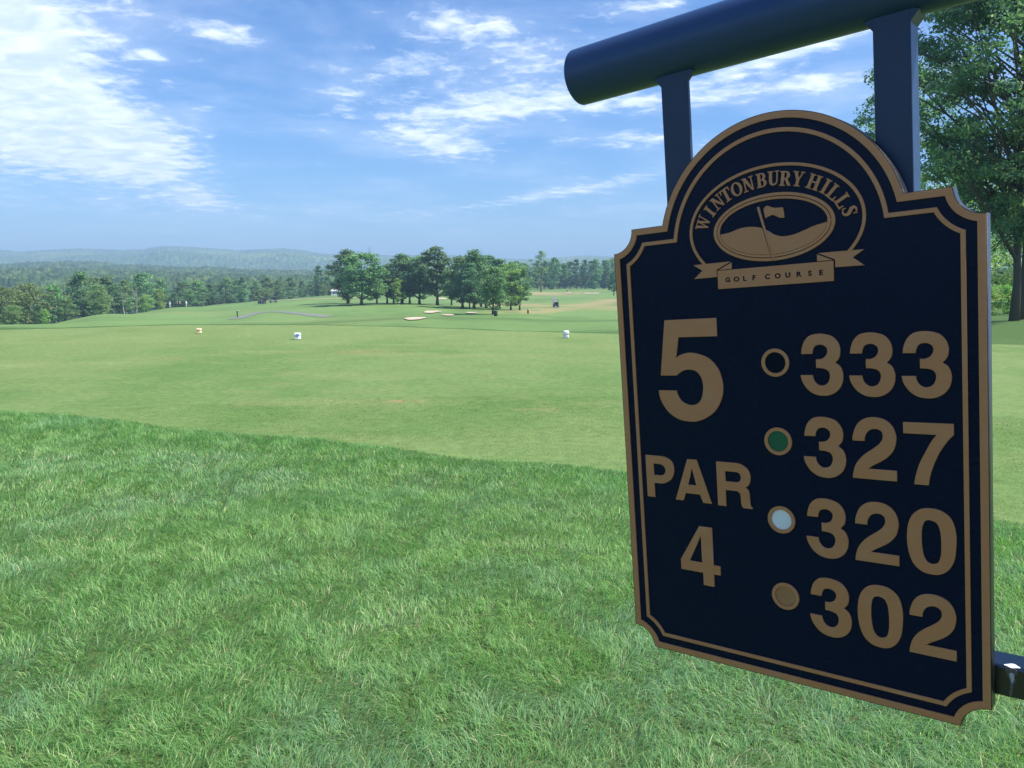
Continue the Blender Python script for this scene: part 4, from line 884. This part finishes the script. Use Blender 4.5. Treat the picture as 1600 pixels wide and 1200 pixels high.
# ------------------------------------------------------------------ things on the course
M_WP = simple('white_paint', (.80, .82, .82), .5, var=.05); M_AMB = simple('gold_paint', (.74, .62, .40), .5, var=.08)
M_GREY = simple('grey_metal', (.25, .26, .27), .5); M_DARK = simple('dark_plastic', (.02, .022, .025), .5)
M_BLU = simple('blue_emblem', (.15, .25, .50), .5); M_RED = simple('rust_emblem', (.50, .30, .16), .5)
def tee_marker(px, py, m, em, label, wd=.19, ht=.19, seam=False):
    p = on_ground(px, py, 8, 40); o = empty('tee_marker', p, math.atan2(-p.x, p.y)); tag(o, label, 'tee marker', 'markers set out on the tee')
    bm = bmesh.new(); k = wd / 2
    add_box(bm, (0, 0, ht * .25), (wd * .96, wd * .96, ht * .5), bevel=wd * .12); add_box(bm, (0, 0, ht * .74), (wd, wd, ht * .48), bevel=wd * .14)
    link('block', bm_mesh('block', bm, True), m, o)
    bm = bmesh.new(); lathe(bm, [(wd * .24, 0), (wd * .24, .006), (wd * .20, .009)], 18)
    bmesh.ops.rotate(bm, matrix=Matrix.Rotation(math.pi / 2, 3, 'X'), verts=bm.verts); bmesh.ops.translate(bm, vec=(0, -k - .001, ht * .66), verts=bm.verts)
    link('emblem', bm_mesh('emblem', bm), em, o)
    if seam:
        link('seam', bm_mesh('seam', boxm((0, 0, ht * .5), (wd * .90, wd * .90, .012))), M_GREY, o)
    bm = bmesh.new(); add_tube(bm, [(0, 0, -.08), (0, 0, .01)], .012, 8); link('spike', bm_mesh('spike', bm), M_GREY, o)
tee_marker(311, 521, M_AMB, M_RED, 'yellowish tan tee marker, left of the white ones', .16, .16)
tee_marker(465, 530.5, M_WP, M_BLU, 'white tee marker with a bluish emblem, next to the tan one')
tee_marker(884.5, 528.5, M_WP, M_WP, 'white two-part tee marker with a seam across it, standing nearest the sign', .165, .22, True)
for px, py, lb in [(372, 527, 'left one of two pale golf tee stubs between the tee markers'), (388.5, 526, 'right one of two pale golf tee stubs between the tee markers')]:
    p = on_ground(px, py, 8, 40); o = empty('golf_tee', p); tag(o, lb, 'golf tee')
    bm = bmesh.new(); lathe(bm, [(.006, 0), (.008, .02), (.018, .035), (.02, .04)], 12); link('peg', bm_mesh('peg', bm), M_WP, o)
# cart paths, sand
M_PATH = simple('path_asphalt', (.17, .19, .155), .9, var=.12, bscale=1.5); M_SAND = simple('bunker_sand', (.52, .42, .30), .9, var=.10, bscale=.8)
def strip(name, pts, wid, m, lift=.05):
    P = [on_ground(*q) if len(q) == 2 else Vector((q[0], q[1], 0)) for q in pts]; out = []
    n = 60; ts = np.linspace(0, len(P) - 1, n); xs = np.interp(ts, range(len(P)), [p.x for p in P]); ys = np.interp(ts, range(len(P)), [p.y for p in P])
    k = np.array([.25, .5, .25])
    for _ in range(3): xs[1:-1] = np.convolve(xs, k, 'valid'); ys[1:-1] = np.convolve(ys, k, 'valid')
    V = []; m_ = 6
    for i in range(n):
        a = max(i - 1, 0); b = min(i + 1, n - 1); t = Vector((xs[b] - xs[a], ys[b] - ys[a])).normalized(); nn = Vector((-t.y, t.x))
        for q in range(m_ + 1):
            s = (q / m_ - .5) * wid; x, y = xs[i] + nn.x * s, ys[i] + nn.y * s; V.append((x, y, tz(x, y) + lift))
    i, j = np.meshgrid(np.arange(n - 1), np.arange(m_), indexing='ij'); w_ = m_ + 1
    Q = np.stack([i * w_ + j, i * w_ + j + 1, (i + 1) * w_ + j + 1, (i + 1) * w_ + j], -1).reshape(-1, 4)
    return tag(link(name, np_mesh(name, V, [Q], smooth=True), m), kind='structure')
strip('cart_path', [(366, 499), (382, 494), (400, 489.5), (425, 486.5), (450, 488), (475, 491), (500, 494), (515, 495.5)], 2.8, M_PATH)
strip('cart_path', [(869.5, 481), (868.5, 476), (867, 471), (866, 465)], 1.5, M_PATH)
def bunker(px, py, wpx, hpx, label, seed, dmax=600, tilt=True):
    a, b, c = on_ground(px, py), on_ground(px - wpx / 2, py), on_ground(px + wpx / 2, py); rx = abs(c.x - b.x) / 2
    f, g = on_ground(px, py + hpx / 2), on_ground(px, py - hpx / 2); ry = max(abs(g.y - f.y) / 2, 1.2); cy_ = (f.y + g.y) / 2
    ry = min(ry, rx * 3.6); n = 40; rn = random.Random(seed); ph = [rn.uniform(0, 6.3) for _ in range(3)]; rings = 6; V = [(a.x, cy_, tz(a.x, cy_) - .08)]
    for k in range(1, rings + 1):
        for i in range(n):
            t = 2 * math.pi * i / n; r = (1 + .14 * math.sin(2 * t + ph[0]) + .10 * math.sin(3 * t + ph[1]) + .05 * math.sin(5 * t + ph[2])) * k / rings
            x, y = a.x + rx * r * math.cos(t), cy_ + ry * r * math.sin(t); V.append((x, y, tz(x, y) + .14 - .02 * math.cos(k / rings * math.pi / 2)))
    tris = np.array([[0, 1 + i, 1 + (i + 1) % n] for i in range(n)]); qd = np.array([[1 + (k - 1) * n + i, 1 + k * n + i, 1 + k * n + (i + 1) % n, 1 + (k - 1) * n + (i + 1) % n] for k in range(1, rings) for i in range(n)])
    o = link('sand_bunker', np_mesh('sand_bunker', V, [tris, qd], smooth=True), M_SAND); tag(o, label, None, None, 'structure')
bunker(648, 498.8, 27, 5, 'front left sand bunker, crescent shaped', 1)
bunker(674.5, 488.2, 25, 6, 'largest sand bunker, highest of the near three', 2)
bunker(701, 493, 17, 4.5, 'small round sand bunker right of the largest', 3)
bunker(736.5, 489.3, 17, 4, 'sand bunker at the right of the near green', 4)
bunker(690, 466.5, 22, 5, 'pale bunker behind the gap in the grove', 5)
bunker(764, 465, 12, 4, 'pale bunker behind the right half of the grove', 6)
bunker(788, 465.5, 10, 4, 'pale bunker beyond the right end of the grove', 7)
bunker(887, 457.6, 10, 3.0, 'small bunker below the lone tree', 8); bunker(926, 459.2, 27, 3.6, 'long far bunker near the sign', 9)
# golf carts
def cart_meshes():
    d = {}
    bm = bmesh.new(); add_box(bm, (0, 0, .42), (1.15, 2.3, .22), bevel=.06); add_box(bm, (0, .82, .68), (1.1, .5, .42), bevel=.12); add_box(bm, (0, -.75, .62), (1.1, .75, .3), bevel=.08)
    d['body'] = (bm_mesh('body', bm, True), 'b')
    bm = bmesh.new(); add_box(bm, (0, -.1, 1.86), (1.2, 1.75, .07), bevel=.03); d['roof'] = (bm_mesh('roof', bm, True), 'r')
    d['seat'] = (bm_mesh('seat', boxm((0, -.35, .80), (1.0, .5, .12), .04), True), 's'); bm = bmesh.new(); add_box(bm, (0, -.62, 1.06), (1.0, .12, .42), bevel=.04); d['backrest'] = (bm_mesh('backrest', bm, True), 's')
    bm = bmesh.new()
    for sx in (-1, 1): add_tube(bm, [(sx * .52, .68, .8), (sx * .52, .55, 1.85)], .022, 6); add_tube(bm, [(sx * .52, -.78, .7), (sx * .52, -.85, 1.85)], .022, 6)
    d['roof_posts'] = (bm_mesh('roof_posts', bm), 's')
    for q in (-.2, .25):
        bm = bmesh.new(); add_tube(bm, [(q, -1.1, .55), (q, -1.22, 1.3)], .13, 10); d[f'golf_bag{q}'] = (bm_mesh('golf_bag', bm), 's')
    bm = bmesh.new(); add_tube(bm, [(-.09, 0, 0), (.09, 0, 0)], .24, 16); d['wheel'] = (bm_mesh('wheel', bm), 's')
    return d
CM = cart_meshes(); M_SEAT = simple('dark_vinyl', (.03, .03, .035), .5); M_BODY = simple('cart_body', (.10, .11, .15), .35); M_ROOF = simple('cart_roof', (.16, .16, .17), .5)
def golf_cart(px, py, rz, label):
    p = on_ground(px, py); o = empty('golf_cart', p, rz); tag(o, label, 'golf cart')
    for k, (me, c) in CM.items():
        m = {'b': M_BODY, 'r': M_ROOF, 's': M_SEAT}[c]
        if k == 'wheel':
            for sx in (-1, 1):
                for yy in (.78, -.78): link('wheel', me, m, o).location = (sx * .5, yy, .24)
        else: link(k.rstrip('-.0123456789'), me, m, o)
golf_cart(409.5, 475, R_(70), 'dark golf cart parked on the left crest, the left one of the pair')
golf_cart(427, 473, R_(110), 'dark golf cart parked on the left crest, the right one of the pair')
golf_cart(868.5, 480, R_(8), 'dark golf cart seen from behind on the path right of the grove')
# people: skinned skeletons
def person(px, py, shirt, trousers, rz, label, arm=0.):
    p = on_ground(px, py) if not isinstance(px, Vector) else px; o = empty('person', p, rz); tag(o, label, 'person')
    def skin(name, pts, edges, rad, m, root=0):
        me = bpy.data.meshes.new(name); me.from_pydata(pts, edges, []); ob = link(name, me, m, o)
        md = ob.modifiers.new('skin', 'SKIN'); sv = me.skin_vertices[0].data
        for i, r in enumerate(rad): sv[i].radius = (r, r); sv[i].use_root = (i == root)
        s = ob.modifiers.new('sub', 'SUBSURF'); s.levels = s.render_levels = 1; return ob
    j = [(0, 0, .95), (0, 0, 1.15), (0, 0, 1.38), (0, 0, 1.50), (0, .01, 1.58), (0, .015, 1.70),
         (-.18, 0, 1.42), (-.25, .02, 1.14), (-.22, .12 + arm, .92 + arm), (.18, 0, 1.42), (.25, .02, 1.14), (.22, .12 + arm, .92 + arm),
         (-.10, 0, .90), (-.11, .03, .48), (-.12, -.02, .08), (-.12, .12, .03), (.10, 0, .90), (.12, .05, .48), (.14, 0, .08), (.14, .14, .03)]
    e = [(0, 1), (1, 2), (2, 3), (3, 4), (4, 5), (2, 6), (6, 7), (7, 8), (2, 9), (9, 10), (10, 11), (0, 12), (12, 13), (13, 14), (14, 15), (0, 16), (16, 17), (17, 18), (18, 19)]
    r = [.14, .13, .15, .055, .075, .085, .065, .045, .03, .065, .045, .03, .10, .065, .045, .04, .10, .065, .045, .04]
    skin('body', j, e, r, M_SKIN)
    skin('shirt', [j[0], j[1], j[2], j[6], j[7], j[9], j[10]], [(0, 1), (1, 2), (2, 3), (3, 4), (2, 5), (5, 6)], [.16, .15, .17, .09, .06, .09, .06], shirt)
    skin('trousers', [j[0], j[12], j[13], j[14], j[16], j[17], j[18]], [(0, 1), (1, 2), (2, 3), (0, 4), (4, 5), (5, 6)], [.15, .12, .085, .06, .12, .085, .06], trousers)
    bm = bmesh.new(); lathe(bm, [(.03, 1.82), (.085, 1.79), (.10, 1.73), (.098, 1.70)][::-1], 12, (0, .0, 0)); link('cap', bm_mesh('cap', bm, True), M_WP, o)
M_SKIN = simple('skin', (.45, .28, .20), .6); M_SH1 = simple('pale_shirt', (.70, .72, .74), .8); M_SH2 = simple('red_shirt', (.45, .12, .10), .8); M_TR1 = simple('dark_trousers', (.04, .045, .07), .8); M_TR2 = simple('pale_trousers', (.55, .5, .42), .8)
person(crest(268, 150, 255), 0, M_SH1, M_TR2, .5, 'golfer in pale clothes on the left crest, leftmost of the four standing there')
person(crest(279.5, 150, 255), 0, M_SH2, M_TR1, 2., 'golfer in a reddish top and dark trousers on the left crest')
person(crest(283.5, 150, 255), 0, M_SH1, M_TR1, -1., 'golfer in a white top right next to the one in the reddish top', .1)
person(crest(293.5, 150, 255), 0, M_SH1, M_TR2, 1., 'golfer in faint pale clothes on the left crest, rightmost of the four')
person(886, 456.8, M_SH2, M_TR1, 1., 'person in a dark reddish top by the far green right of the lone tree')
# stakes, bin, flagstick, pylon, low white building
def stake(px, py, h, r, m, label, name='marker_stake', cat='stake'):
    p = on_ground(px, py); o = empty(name, p); tag(o, label, cat)
    bm = bmesh.new(); add_tube(bm, [(0, 0, -.2), (0, 0, h * .93), (0, 0, h)], [r, r, r * .6], 10); link('shaft', bm_mesh('shaft', bm, True), m, o)
    bm = bmesh.new(); lathe(bm, [(r * 1.3, h * .82), (r * 1.3, h * .9)], 10); link('band', bm_mesh('band', bm), M_WP, o)
M_DG = simple('dark_green_paint', (.02, .05, .03), .5)
stake(371, 496, 1.5, .10, M_DG, 'dark green post standing beside the curved cart path')
stake(825, 490, .9, .16, M_DARK, 'short dark stake in the dry grass right of the grove')
p = on_ground(774.5, 494); o = empty('litter_bin', p); tag(o, 'dark bin standing at the foot of the forward grove tree', 'bin')
bm = bmesh.new(); lathe(bm, [(.22, 0), (.30, .06), (.32, .75), (.30, .8)], 16); link('drum', bm_mesh('drum', bm, True), M_DARK, o)
bm = bmesh.new(); lathe(bm, [(.34, .8), (.34, .86), (.2, .95), (.08, .98)], 16); link('lid', bm_mesh('lid', bm, True), M_DG, o)
p = at_depth(531, 352); o = empty('low_building', p, R_(6)); tag(o, 'low white building at the left foot of the grove', 'building')
link('wall', bm_mesh('wall', boxm((0, 0, .9), (6.2, 3.2, 2.2))), M_WP, o)
bm = bmesh.new(); vs = [bm.verts.new(v) for v in [(-3.4, -1.9, 1.95), (3.4, -1.9, 1.95), (3.4, 1.9, 1.95), (-3.4, 1.9, 1.95), (-2.9, 0, 2.7), (2.9, 0, 2.7)]]
for f in [(0, 1, 5, 4), (2, 3, 4, 5), (1, 2, 5), (3, 0, 4), (3, 2, 1, 0)]: bm.faces.new([vs[i] for i in f])
link('roof', bm_mesh('roof', bm), simple('pale_roof', (.62, .60, .57), .7), o)
for q in (-1.9, 0, 1.9): link('window', bm_mesh('window', boxm((q, -1.62, 1.15), (.9, .06, .7), .01)), M_DARK, o)
bm = bmesh.new(); D = 2000; zt = H + ray(580, 385).z * D / ray(580, 385).y; hh = 46; n = 8
def lg(t): return 4.2 * (1 - t) ** 1.3 + .5
for sx, sy in ((-1, -1), (1, -1), (1, 1), (-1, 1)):
    add_tube(bm, [(sx * lg(i / n), sy * lg(i / n), hh * i / n) for i in range(n + 1)], .30, 4)
for i in range(n):
    a, b = lg(i / n), lg((i + 1) / n)
    for s in (-1, 1): add_tube(bm, [(-a, s * a, hh * i / n), (b, s * b, hh * (i + 1) / n)], .2, 4); add_tube(bm, [(a, s * a, hh * i / n), (-b, s * b, hh * (i + 1) / n)], .2, 4)
py_ = empty('pylon', ((580 - 800) / F * D, D, zt - hh)); tag(py_, 'faint grey lattice power pylon on the horizon above the grove', 'pylon'); link('mast', bm_mesh('mast', bm), M_GREY, py_)
for t in (.72, .86):
    bm = bmesh.new(); add_tube(bm, [(-6.5, 0, hh * t), (0, 0, hh * t + 1.2), (6.5, 0, hh * t)], .35, 4); add_tube(bm, [(-6.5, 0, hh * t), (6.5, 0, hh * t)], .3, 4); link('crossarm', bm_mesh('crossarm', bm), M_GREY, py_)
# ------------------------------------------------------------------ the air
bm = bmesh.new(); add_box(bm, (0, 0, 90), (11400, 11400, 240))
hz, t = mat('hazy_air')
t.n('ShaderNodeOutputMaterial', {'Volume': t.n('ShaderNodeVolumePrincipled', {'Color': HZC, 'Density': HZD, 'Anisotropy': .0}).outputs[0]})
tag(link('haze', bm_mesh('haze', bm), hz), kind='stuff')
